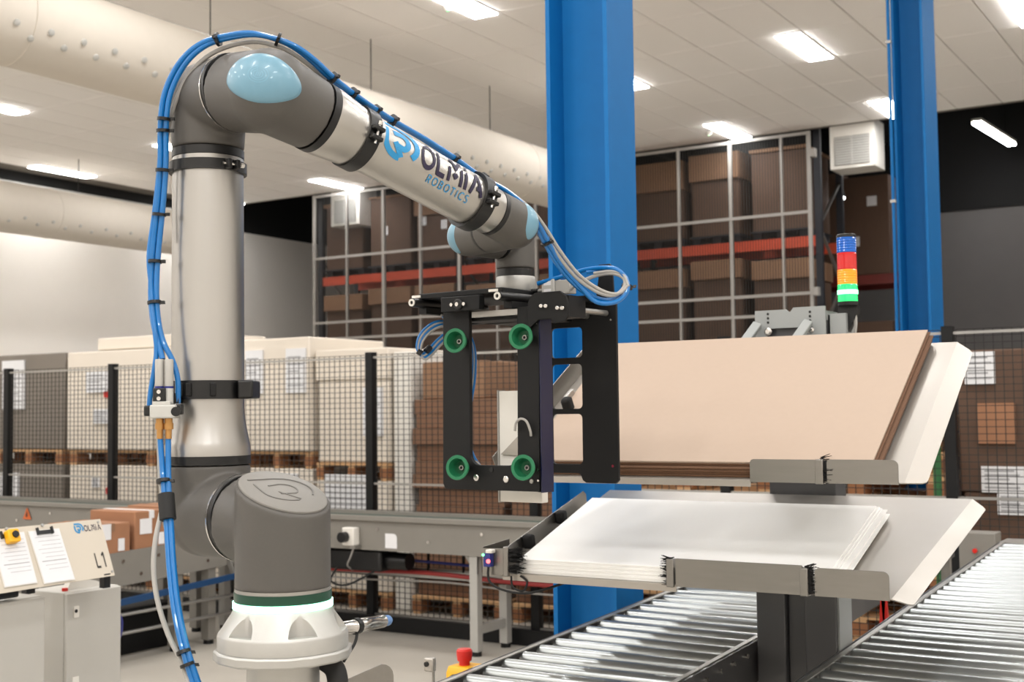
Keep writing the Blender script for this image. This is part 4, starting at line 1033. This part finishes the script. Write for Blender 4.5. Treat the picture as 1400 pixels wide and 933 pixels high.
eye_cap('joint_cap', E, .0805, (Vector(cam.location) - E).normalized() * .88 + UP * .33 - Rr * .2, Rr - UP * .24, 66, 38, .004, rb, True)
# forearm
def ring_at(s, r0, r1, d, name, mat): return MB().ring(E + W_ * s, W_, 0, d, r0, r1, 64).build(name, mat, rb)
ring_at(.106, .04, .0715, .016, 'black_collar', blackp)
MB().lathe([(0, .0708), (.012, .0708), (.05, .066), (.085, .0615), (.12, .0595)], E + W_ * .1222, W_, 72).build('forearm_cone', alu2, rb)
RT = .0575
MB().lathe([(0, RT), (.352, RT - .0015)], E + W_ * .215, W_, 72).build('forearm_tube', alu2, rb)
MB().lathe([(0, .0525), (.03, .0525), (.034, .051)], E + W_ * .567, W_, 64).build('forearm_end', alu2, rb)
ring_at(.6012, .03, .0525, .011, 'black_collar', blackp)
# print on the forearm tube
vc = (Vector(cam.location) - (E + W_ * .45)); vc = (vc - W_ * vc.dot(W_)).normalized(); wc = W_.cross(vc)
if wc.z < 0: wc = -wc
def on_tube(s0, a0, r): return lambda u, v: E + W_ * (s0 + u) + (vc * math.cos(a0 + v / r) + wc * math.sin(a0 + v / r)) * (r + .0007)
mb = MB()
f0 = on_tube(.238, math.radians(1), RT)
for line in GLYPH['@'][1]: ribbon(mb, line, .155, lambda a, b: f0(a * .09, b * .08))
mb.build('emblem', logo_blue, rb, deg=0)
mb = MB(); lettering(mb, 'OLMIA', on_tube(.343, math.radians(14), RT), .056, .19, .13, .178); mb.build('lettering_OLMIA', navy, rb, deg=0)
mb = MB(); lettering(mb, 'RoBoTiCS', on_tube(.372, math.radians(-10), RT), .0175, .13, .34, .118); mb.build('lettering_ROBOTICS', logo_blue, rb, deg=0)
# wrist joints
A = E + W_ * .681
B2 = E + UP * .02 + (hx * math.cos(math.radians(17)) - UP * math.sin(math.radians(17))) * .7287 - ax * .205
aw = (A - B2).normalized()
C2 = B2 + hx * .1593
ra, rbw, rcw = .0535, .047, .0478
mb = MB().ball(A, ra, 36); mb.cyl(E + W_ * .612, A, .0525, ra, n=56); mb.cyl(A, A - aw * .105, ra * .97, n=56)
fused('wrist_housing', mb, robot_grey, rb, .003, 8)
MB().ring(A - aw * .1055, -aw, 0, .008, .02, .0495, 48).build('seam_ring', blackp, rb)
mb = MB().ball(B2, rbw, 36); mb.cyl(A - aw * .113, B2, .0495, rbw, n=56); mb.cyl(B2, B2 + hx * .1, rbw * .98, n=56)
fused('wrist_housing', mb, robot_grey, rb, .003, 8)
MB().ring(B2 + hx * .1005, hx, 0, .007, .02, .0455, 48).build('seam_ring', blackp, rb)
ZF = 1.895
mb = MB().ball(C2, rcw, 36); mb.cyl(B2 + hx * .108, C2, .0468, n=56); mb.cyl(V(C2.x, C2.y, ZF + .056), C2, rcw, n=56)
fused('wrist_housing', mb, robot_grey, rb, .003, 8)
eye_cap('joint_cap', A, ra, Rr * .72 - Fr * .62 + UP * .12, UP, 54, 30, .002, rb)
eye_cap('joint_cap', B2, rbw, -Rr * .82 - Fr * .55 + UP * .05, UP, 68, 40, .003, rb)
MB().cyl((C2.x, C2.y, ZF + .0375), (C2.x, C2.y, ZF + .0555), .0472, n=56).build('black_collar', blackp, rb)
MB().lathe([(0, .0475), (.003, .0485), (.035, .0485), (.037, .0475)], (C2.x, C2.y, ZF), UP, 56).build('tool_flange', castm, rb)
# hose clamps round the tubes
def clamp(o, d, s0, s1, r, rt, side, lug, label, out=.012):
    c = thing('hose_clamp', tuple(o + d * s0), label, 'clamp')
    MB().ring(o, d, s0, s1, rt + .0005, r, 56).build('band', blackp, c)
    m = (s0 + s1) / 2; side = side.normalized(); tn = d.cross(side)
    if tn.z < 0 and abs(tn.z) > .1: tn = -tn
    for t in (-1, 1):
        MB().cbox(o + d * m + side * (r + out * .4) + tn * (t * .010), side * out * 1.3, d * (s1 - s0) * .9, tn * .009).build('lug', blackp, c, bev=.002)
    b = o + d * m + side * (r + out * .45)
    MB().cyl(b - tn * .022, b + tn * .022, .0028, n=8).build('bolt', chrome, c)
    MB().cyl(b + tn * .018, b + tn * .026, .005, n=8).build('bolt_head', chrome, c)
    return c
nside = vc * .9 + wc * .5
clamp(E, W_, .199, .228, .0665, .0598, vc * .95 + wc * .42, 0, 'black hose clamp on the forearm next to the blue emblem')
clamp(E, W_, .528, .558, .0645, .0563, vc * .95 + wc * .42, 0, 'black hose clamp at the lower end of the forearm lettering')
clamp(V(Lp.x, Lp.y, 0), UP, 2.0835, 2.1045, .0765, .0702, Rr * .75 - Fr * .66, 0, 'thin black hose clamp near the top of the upright tube')
c = thing('hose_clamp', (Lp.x, Lp.y, 1.64), 'broad black clamp with a box holding the valve block on the upright', 'clamp')
MB().ring((Lp.x, Lp.y, 1.632), UP, 0, .036, .0716, .0815, 56).build('band', blackp, c)
bx = V(Lp.x, Lp.y, 1.65) + Rr * .086 - Fr * .02
MB().cbox(bx, Rr * .03, Fr * .075, UP * .036).build('buckle', blackp, c, bev=.004)
for t in (-.035, -.018, .03): MB().cbox(V(Lp.x, Lp.y, 1.65) - Fr * .082 + Rr * t, Rr * .012, Fr * .004, UP * .026).build('ribbing', black_m, c, bev=.002)

# ------------------------------------------------------------------ gripper tool
G0 = V(C2.x, C2.y, ZF); th = math.radians(-4)
gX, gY = V(math.cos(th), math.sin(th), 0), V(-math.sin(th), math.cos(th), 0)
def gp(x, y, z): return G0 + gX * x + gY * y + UP * z
gr = thing('vacuum_gripper', tuple(G0), 'black vacuum gripper frame hanging from the robot wrist', 'gripper')
def gbox(x0, x1, y0, y1, z0, z1, name, mat=black_m, bev=.0, par=None):
    return MB().obox(gp(x0, y0, z0), gX * (x1 - x0), gY * (y1 - y0), UP * (z1 - z0)).build(name, mat, par or gr, bev=bev)
gbox(-.205, .055, -.13, .15, -.014, -.0005, 'top_plate', bev=.002)
for x, n in ((-.20, 'left'), (.062, 'right')):
    MB().cyl(gp(x, -.16, -.024), gp(x, .14, -.024), .0115, n=20).build('rail', blackp, gr)
    MB().ring(gp(x, -.163, -.024), gY, 0, .003, .0048, .0092, 20).build('rail_end', white_m, gr)
    gbox(x + .002, x + .028 if n == 'left' else x - .024, -.1635, -.1605, -.0135, -.0075, 'white_edge', white_m)
    gbox(x - .012, x + .012, -.12, .14, -.05, -.034, 'rail_carrier')
MB().cyl(gp(.145, -.05, -.062), gp(.145, .098, -.062), .007, n=16).build('guide_rod', galv, gr)
MB().cyl(gp(.2, -.05, -.058), gp(.2, .098, -.058), .007, n=16).build('guide_rod', galv, gr)
gbox(-.118, .0, -.15, -.128, -.052, -.016, 'bearing_block', bev=.002)
bc = gp(-.062, -.1501, -.036)
MB().lathe([(0, .013), (.004, .013), (.006, .011)], bc, -gY, 20).build('bearing', blackp, gr)
MB().lathe([(0, .006), (.009, .005)], bc, -gY, 14).build('bearing_pin', chrome, gr)
for t in (-.019, .019): MB().lathe([(0, .0048), (.006, .0045)], bc + gX * t, -gY, 10).build('bolt', chrome, gr)
gbox(-.09, .1, -.1, .1, -.075, -.055, 'cross_carriage', bev=.002)
gbox(-.05, .09, -.115, -.08, -.067, -.053, 'bright_slide', galv)
# U-shaped front plate
def up(x0, x1, z0, z1): return (x0, x1, z0, z1)
U = [(-.135, -.045), (-.140, -.468), (-.133, -.481), (.146, -.481), (.150, -.05), (.089, -.05), (.085, -.395)]
U += [(.085 - .028 + .028 * math.cos(i * PI / 8), -.394 - .028 * math.sin(i * PI / 8)) for i in range(1, 5)]
U += [(-.028 + -.028 * math.sin(i * PI / 8), -.394 - .028 * math.cos(i * PI / 8)) for i in range(0, 5)] + [(-.054, -.045)]
MB().prism(U, gp(0, -.12, 0), gX, UP, gY * .012).build('front_plate', black_m, gr, bev=.001)
gbox(.1505, .1535, -.12, -.072, -.483, -.06, 'blue_film_strip', navy_film)
gbox(.134, .150, -.107, -.072, -.483, -.052, 'side_channel')
gbox(-.137, .134, -.107, -.1, -.481, -.465, 'stiffener')
for z in (-.09, -.43, -.455): MB().lathe([(0, .003), (.003, .0028)], gp(.1445, -.1205, z), -gY, 8).build('screw', chrome, gr)
for x, z in ((-.036, -.452), (.052, -.454)): MB().lathe([(0, .0085), (.003, .008), (.0045, .006)], gp(x, -.1205, z), -gY, 14).build('bolt', chrome, gr)
MB().lathe([(0, .006), (.001, .006)], gp(.008, -.1205, -.432), -gY, 12).build('plugged_hole', blackp, gr)
for x, z in ((.124, -.417), (.126, -.457)): MB().lathe([(0, .0055), (.004, .005)], gp(x, -.1205, z), -gY, 10).build('bolt', galv, gr)
MB().lathe([(0, .003), (.002, .0025)], gp(.1265, -.1205, -.437), -gY, 8).build('green_light', led_grn, gr)
# hanging bracket with two bolt pairs
br = [(.125, -.105), (.125, -.045), (.131, -.03), (.145, -.02), (.215, -.02), (.232, -.032), (.237, -.05), (.237, -.078), (.228, -.09), (.198, -.094), (.19, -.083), (.155, -.083)]
MB().prism(br, gp(0, -.128, 0), gX, UP, gY * .007).build('hanging_bracket', black_m, gr, bev=.001)
for x, z in ((.1645, -.052), (.1775, -.053), (.2095, -.059), (.2225, -.06)): MB().lathe([(0, .0058), (.003, .0056), (.005, .004)], gp(x, -.1282, z), -gY, 12).build('bolt', chrome, gr)
gbox(.135, .235, -.121, -.05, -.08, -.03, 'bracket_block')
# windowed rear plate
wp = [(.018, -.06), (.018, -.449), (.11, -.449), (.118, -.452), (.124, -.466), (.134, -.472), (.217, -.472), (.226, -.464), (.2265, -.03), (.135, -.03), (.125, -.06)]
def holed(name, outer, holes, y, t):
    """plate with windows: outline and holes triangulated as one face"""
    bm = bmesh.new(); es = []
    for loop in [outer] + holes:
        vs = [bm.verts.new(gp(x, y, z) - org(gr)) for x, z in loop]
        es += [bm.edges.new((vs[i], vs[(i + 1) % len(vs)])) for i in range(len(vs))]
    bmesh.ops.triangle_fill(bm, use_beauty=True, edges=es)
    bmesh.ops.recalc_face_normals(bm, faces=bm.faces)
    r = bmesh.ops.extrude_face_region(bm, geom=list(bm.faces))
    bmesh.ops.translate(bm, verts=[v for v in r['geom'] if isinstance(v, bmesh.types.BMVert)], vec=gY * t)
    bmesh.ops.recalc_face_normals(bm, faces=bm.faces)
    me = bpy.data.meshes.new(name); bm.to_mesh(me); bm.free(); me.materials.append(black_m)
    ob = bpy.data.objects.new(name, me); COL.objects.link(ob); ob.parent = gr; return ob
wins = [rrect(.034, .128, -.163, -.088, .011), rrect(.034, .126, -.29, -.179, .011), rrect(.034, .125, -.427, -.303, .011)]
holed('window_plate', wp, wins, .1, .008)
gbox(.14, .19, .108, .125, -.4, -.03, 'stiffener')
MB().lathe([(0, .0035), (.001, .003)], gp(.2105, .0995, -.43), -gY, 10).build('red_light', M('dim_red_dot', (120, 14, 44), .4, noise=(30, .05)), gr)
MB().lathe([(0, .003), (.002, .0028)], gp(.213, .0995, -.075), -gY, 8).build('screw', chrome, gr)
MB().prism([(.168, -.03), (.222, -.03), (.219, .03), (.215, .058), (.211, .063), (.18, .063), (.176, .058), (.178, .03)], gp(0, .1, 0), gX, UP, gY * .006).build('cable_tab', black_m, gr, bev=.001)
gbox(-.02, .18, .06, .15, -.03, -.0145, 'rear_bridge')
gbox(-.145, .15, -.02, -.0, -.075, -.05, 'rear_bridge')
# suction cups with bellows, pointing at the viewer's left
cd = (-Fr * .905 - Rr * .42 + UP * .06).normalized()
for x, z in ((-.073, -.126), (.12, -.125), (-.070, -.429), (.122, -.426)):
    o = gp(x, -.1205, z) + cd * .002
    o = V(o)
    cu = MB().lathe([(0, .011), (.012, .012), (.018, .02), (.022, .0225), (.026, .0205), (.03, .024), (.04, .030), (.0425, .0292), (.0425, .022), (.03, .0195), (.014, .0185), (.0135, .001)], o, cd, 32, False).build('suction_cup', cup_green, gr, deg=50)
    MB().ring(o, cd, .0137, .0152, .0065, .0182, 24).build('cup_floor', cup_dark, cu)
    MB().lathe([(.013, .006), (.02, .006), (.02, .0035), (.014, .0033)], o, cd, 14, False).build('nipple', galv, cu)
    MB().cyl(o + cd * .0135, o + cd * .0142, .0034, n=10).build('bore', blackp, cu)
    MB().cyl(o - cd * .006, o + cd * .006, .009, n=14).build('stem', galv, cu)
# white sensor panel and small bits behind the plate
gbox(-.012, .112, -.06, -.035, -.512, -.245, 'white_panel', white_m, .002)
gbox(-.016, -.0125, -.062, -.033, -.514, -.243, 'panel_edge', silver_paint)
MB().prism([(-.004, -.398), (.05, -.352), (.05, -.40)], gp(0, -.066, 0), gX, UP, gY * .004).build('sheet_tip', stain2, gr)
MB().tube([gp(.084, -.128, -.34), gp(.09, -.132, -.322), gp(.105, -.134, -.312), gp(.12, -.132, -.318), gp(.127, -.127, -.34), gp(.126, -.123, -.352)], .003, 8).build('grey_hose_loop', hose_grey, gr)
# air unit on the top plate
au = thing('air_valve', tuple(gp(.12, .0, .0)), 'small grey air valve block on the gripper beside the wrist', 'valve')
gbox(.085, .122, -.012, .02, -.014, .024, 'body', valve_m, .002, au); gbox(.122, .165, -.008, .02, -.014, .02, 'cover', silver_paint, .002, au)
for z in (.013, -.006): gbox(.092, .113, -.0126, -.0121, z - .004, z + .006, 'paper_label', label_m, 0, au)
MB().cyl(gp(.085, .0, -.002), gp(.068, .0, -.002), .005, n=12).build('fitting', galv, au); MB().cyl(gp(.068, .0, -.002), gp(.05, .0, -.002), .007, n=12).build('nut', blackp, au)

# ------------------------------------------------------------------ hoses
hb = thing('hose_bundle', (-1.7893, 1.6587, 1.4357), 'bundle of blue air hoses and grey cable strapped along the robot arm', 'hose')
BL = [(-1.8417, 1.7025, 1.7081), (-1.8551, 1.7037, 1.7425), (-1.8696, 1.7038, 1.7829), (-1.8786, 1.7062, 1.8405), (-1.8809, 1.7118, 1.9128), (-1.8720, 1.7126, 1.9841), (-1.8646, 1.7130, 2.0482), (-1.8598, 1.7122, 2.1053), (-1.8575, 1.7098, 2.1623), (-1.8504, 1.7105, 2.2193), (-1.8340, 1.7177, 2.2648), (-1.8069, 1.7262, 2.3002), (-1.7732, 1.7397, 2.3239), (-1.7293, 1.7545, 2.3331), (-1.6813, 1.7725, 2.3352), (-1.6421, 1.7975, 2.3247), (-1.6170, 1.8258, 2.3102), (-1.6010, 1.8607, 2.2885), (-1.5907, 1.8922, 2.2664), (-1.5804, 1.9473, 2.2415), (-1.5685, 2.0511, 2.2096), (-1.5467, 2.1491, 2.1801), (-1.5236, 2.2244, 2.1492), (-1.5000, 2.2884, 2.1165), (-1.4773, 2.3511, 2.0941), (-1.4531, 2.3919, 2.0611), (-1.4435, 2.4356, 2.0243), (-1.4342, 2.4678, 1.9820), (-1.4228, 2.5136, 1.9301), (-1.4027, 2.5524, 1.8895), (-1.3771, 2.5936, 1.8637), (-1.3486, 2.6235, 1.8572), (-1.3292, 2.6463, 1.8732), (-1.3237, 2.6595, 1.9033), (-1.3420, 2.6584, 1.9253), (-1.3758, 2.6488, 1.9320), (-1.4176, 2.6349, 1.9284), (-1.4723, 2.6251, 1.9190)]
def shift(pts, d): return [V(p) + d for p in pts]
MB().tube(shift(BL[:-1], -Rr * .0055 + UP * .001), .0055, 10).build('blue_hose', hose_blue, hb)
B2l = shift(BL[1:30], Rr * .0055 - UP * .002)
MB().tube([(-1.8248, 1.7186, 1.6236), (-1.8230, 1.7167, 1.6685), (-1.8336, 1.7136, 1.7054)] + B2l + [(-1.3728, 2.5852, 1.8526), (-1.3383, 2.6183, 1.8529), (-1.3185, 2.6406, 1.8808), (-1.3276, 2.6447, 1.9127), (-1.3547, 2.6382, 1.9348), (-1.4173, 2.6345, 1.9371), (-1.4845, 2.6290, 1.9237), (-1.5527, 2.6230, 1.9099)], .0055, 10).build('blue_hose', hose_blue, hb)
MB().tube([(-1.8716, 1.6898, 1.6187), (-1.8680, 1.6901, 1.6481), (-1.8603, 1.6921, 1.6901), (-1.8592, 1.6964, 1.7254), (-1.8640, 1.6970, 1.7610), (-1.8747, 1.6992, 1.8042), (-1.8819, 1.7037, 1.8477)] + [V(BL[k]) - Rr * (.012 - .0016 * (k - 4)) + Fr * .0012 * (k - 4) for k in range(4, 13)], .005, 10).build('blue_hose', hose_blue, hb)
GC = [(-1.8865, 1.7298, 1.9440), (-1.8915, 1.7341, 2.0104), (-1.8907, 1.7313, 2.0610), (-1.8853, 1.7318, 2.1042), (-1.8746, 1.7351, 2.1547), (-1.8553, 1.7321, 2.2026), (-1.8261, 1.7350, 2.2544), (-1.7928, 1.7473, 2.2927), (-1.7482, 1.7617, 2.3150), (-1.6923, 1.7840, 2.3241), (-1.6494, 1.8054, 2.3135), (-1.6302, 1.8299, 2.3019), (-1.6140, 1.8649, 2.2813), (-1.6077, 1.9056, 2.2602), (-1.6034, 1.9570, 2.2364), (-1.5967, 2.0095, 2.2190), (-1.5813, 2.0676, 2.1976), (-1.5671, 2.1248, 2.1784), (-1.5518, 2.1826, 2.1598), (-1.5336, 2.2305, 2.1418), (-1.5057, 2.2970, 2.1120), (-1.4828, 2.3598, 2.0893), (-1.4504, 2.4060, 2.0511), (-1.4379, 2.4518, 2.0107), (-1.4230, 2.4878, 1.9630), (-1.4014, 2.5402, 1.9088), (-1.3676, 2.5870, 1.8746), (-1.3406, 2.6159, 1.8682), (-1.3255, 2.6358, 1.8877), (-1.3292, 2.6439, 1.9093), (-1.3552, 2.6387, 1.9227), (-1.3984, 2.6355, 1.9202), (-1.4409, 2.6221, 1.9027), (-1.4611, 2.6222, 1.8899)]
MB().tube(GC, .0045, 10).build('grey_cable', hose_grey, hb)
MB().tube([V(p) + Rr * .009 + UP * .004 for p in GC[20:29]] + [(-1.3180, 2.6401, 1.8927), (-1.3303, 2.6426, 1.9179), (-1.3579, 2.6366, 1.9279), (-1.4026, 2.6326, 1.9255)], .004, 8).build('grey_cable', hose_grey, hb)
LO = [(-1.8485, 1.6965, 1.5568), (-1.8395, 1.6939, 1.5012), (-1.8229, 1.6843, 1.4468), (-1.8063, 1.6745, 1.3933), (-1.7826, 1.6582, 1.3283), (-1.7566, 1.6431, 1.2650), (-1.7356, 1.6359, 1.2149), (-1.7104, 1.6314, 1.1617), (-1.6895, 1.6361, 1.1086), (-1.6512, 1.6288, 1.0440)]
MB().tube(LO, .0055, 10).build('blue_hose', hose_blue, hb)
MB().tube([(-1.8354, 1.7046, 1.5566), (-1.8300, 1.6998, 1.5011), (-1.8158, 1.6886, 1.4467)] + shift(LO[3:], Rr * .008 + UP * .002), .0055, 10).build('blue_hose', hose_blue, hb)
MB().tube([(-1.8776, 1.7100, 1.6130), (-1.8662, 1.7091, 1.5565), (-1.8513, 1.6993, 1.4869), (-1.8269, 1.6826, 1.4330), (-1.8168, 1.6575, 1.3740), (-1.8070, 1.6434, 1.3219), (-1.7882, 1.6353, 1.2639), (-1.7584, 1.6343, 1.2028), (-1.7248, 1.6346, 1.1572), (-1.6962, 1.6320, 1.1087), (-1.6567, 1.6254, 1.0441)], .0048, 10).build('grey_cable', hose_grey, hb)
def tie(p, q, s, r=.0125, w=.006):
    p, q = V(p), V(q); d = (q - p).normalized(); c = p.lerp(q, s)
    o = MB().lathe([(0, r), (w, r)], c, d, 14).build('cable_tie', blackp, hb)
    x = d.cross(UP).normalized() if abs(d.z) < .9 else Rr
    MB().cbox(c + d * w / 2 + x * (r + .003), x * .008, d * w, d.cross(x) * .006).build('tie_head', blackp, o)
for i, s in ((2, .6), (3, .8), (5, .1), (6, .5), (7, .85), (8, .25), (12, .5), (15, 0), (18, .1), (19, .0), (20, -.35), (20, .1), (22, .0), (23, .1), (26, .9), (32, .5)):
    tie(BL[i], BL[i + 1], s, .0135 if i < 27 else .014)
for i, s in ((1, .4), (6, .7), (7, .1)): tie(LO[i], LO[i + 1], s, .0135)
a, b = V(LO[2]), V(LO[3])
MB().lathe([(0, .0155), (.05, .0155)], a.lerp(b, -.1) + Rr * .003, b - a, 18).build('hook_wrap', rubber, hb)
# coil behind the left arm of the gripper
co = thing('hose_coil', (-1.7848, 2.5342, 1.7876), 'small coil of blue and grey tubes behind the left gripper arm', 'hose')
for k, m in enumerate((hose_blue, hose_grey, hose_blue, hose_grey)):
    o = V(0, 0, -.004 * k) + Rr * (.003 * k)
    pts = [(-1.7991, 2.5933, 1.8276), (-1.8152, 2.5716, 1.8272), (-1.8316, 2.5505, 1.8140), (-1.8437, 2.5328, 1.7900), (-1.8495, 2.5311, 1.7610), (-1.8409, 2.5375, 1.7445), (-1.8308, 2.5547, 1.7575), (-1.8203, 2.5717, 1.7779), (-1.8098, 2.5889, 1.7947)]
    MB().tube(shift(pts, o), .0035, 8).build('tube', m, co)
    pts = [(-1.7995, 2.5811, 1.8306), (-1.7866, 2.6010, 1.8292), (-1.7709, 2.6235, 1.8149), (-1.7550, 2.6355, 1.7834), (-1.7488, 2.6420, 1.7428), (-1.7529, 2.6436, 1.6803), (-1.7652, 2.6407, 1.6069), (-1.7685, 2.6441, 1.5242), (-1.7636, 2.6493, 1.4928), (-1.7506, 2.6592, 1.4650), (-1.7334, 2.6594, 1.4451)]
    MB().tube(shift(pts, -o), .0035, 8).build('tube', m, co)
for a, b in (((-1.8483, 2.5323, 1.7537), (-1.8393, 2.5384, 1.7463)), ((-1.8314, 2.5430, 1.7517), (-1.8275, 2.5564, 1.7630))):
    MB().cyl(a, b, .008, n=10).build('cable_tie', blackp, co)
# valve block on the upright
vb = thing('valve_block', (-1.8385, 1.6980, 1.6266), 'light grey twin pneumatic valve block strapped to the robot upright', 'valve')
c = V((-1.8381, 1.6995, 1.6084))
MB().cbox(c, Rr * .05, Fr * .04, UP * .026).build('block', valve_m, vb, bev=.003)
MB().cbox(V((-1.8398, 1.6974, 1.6238)), Rr * .034, Fr * .036, UP * .008).build('plate', valve_m, vb, bev=.001)
for px0 in ((-1.8445, 1.6905, 1.6841), (-1.8291, 1.7001, 1.6838)):
    a = V(px0)
    MB().lathe([(-.027, .0085), (.022, .0085), (.0245, .0075)], a, UP, 20).build('cylinder', silver_paint, vb)
    MB().lathe([(-.031, .0086), (-.0272, .0086)], a, UP, 20).build('blue_ring', cyl_blue, vb)
    MB().lathe([(-.06, .0085), (-.0312, .0085)], a, UP, 20).build('socket', valve_m, vb)
c = V((-1.8371, 1.6839, 1.6391)); MB().cbox(c, Rr * .024, Fr * .008, UP * .028).build('clip', blackp, vb, bev=.002)
for dz in (.007, -.006): MB().cyl(c - Fr * .0041 + UP * dz, c - Fr * .0062 + UP * dz, .004, n=10).build('screw', chrome, vb)
for pp, d in (((-1.8654, 1.6825, 1.6102), -1), ((-1.8153, 1.7134, 1.6123), 1)):
    c = V(pp); MB().cbox(c, Rr * .014, Fr * .02, UP * .02).build('elbow_fitting', blackp, vb, bev=.003)
c = V((-1.8089, 1.7000, 1.6081)); MB().cyl(c, c - Fr * .006, .009, n=14).build('dial', blackp, vb)
for pp in ((-1.8477, 1.6947, 1.5904), (-1.8334, 1.7036, 1.5902)):
    c = V(pp); MB().lathe([(.01, .0075), (-.004, .0075), (-.004, .009), (-.016, .009), (-.016, .006), (-.034, .006)], c, UP, 14).build('brass_fitting', brass, vb)
MB().cbox(V((-1.8355, 1.7230, 1.6336)), Rr * .02, Fr * .03, UP * .02).build('holder', blackp, vb)
# sensor with blue tip and cables at the robot base
sn = thing('barrel_sensor', (-1.5259, 1.9087, 1.1957), 'silver barrel sensor with blue tip fixed beside the robot base', 'sensor')
a, b = V((-1.5415, 1.8518, 1.1962)), V((-1.5509, 2.0116, 1.1884)); d = (b - a).normalized(); L = (b - a).length
MB().lathe([(0, .0125), (L * .3, .0125), (L * .31, .0135), (L * .62, .0135), (L * .63, .0125), (L * .93, .0125)], a, d, 20).build('barrel', chrome, sn)
MB().lathe([(L * .93, .011), (L * 1.04, .0105), (L * 1.08, .007)], a, d, 16).build('blue_tip', M('blue_sensor_tip', (96, 130, 176), .4, noise=(30, .05)), sn)
MB().lathe([(L * .32, .0155), (L * .4, .0155)], a, d, 16).build('strap', blackp, sn)
MB().tube([a + d * L * .36, (-1.5373, 1.9028, 1.1792), (-1.5287, 1.8854, 1.1661), (-1.5246, 1.8652, 1.1535), (-1.5217, 1.8443, 1.1398)], .003, 6).build('cable', rubber, sn)
MB().beam(a + d * .01, V((-1.5134, 1.8346, 1.1863)), .012, .012).build('mount', galv, sn)
bk = thing('black_cable', (-1.5134, 1.8029, 1.1305), 'thick black cable leaving the robot pedestal under the base plate', 'cable')
MB().tube([(-1.5229, 1.7959, 1.1480), (-1.5033, 1.7971, 1.1352), (-1.4935, 1.7934, 1.1054), (-1.5001, 1.7927, 1.0526), (-1.5066, 1.7872, 0.8970)], .019, 14).build('jacket', rubber, bk)
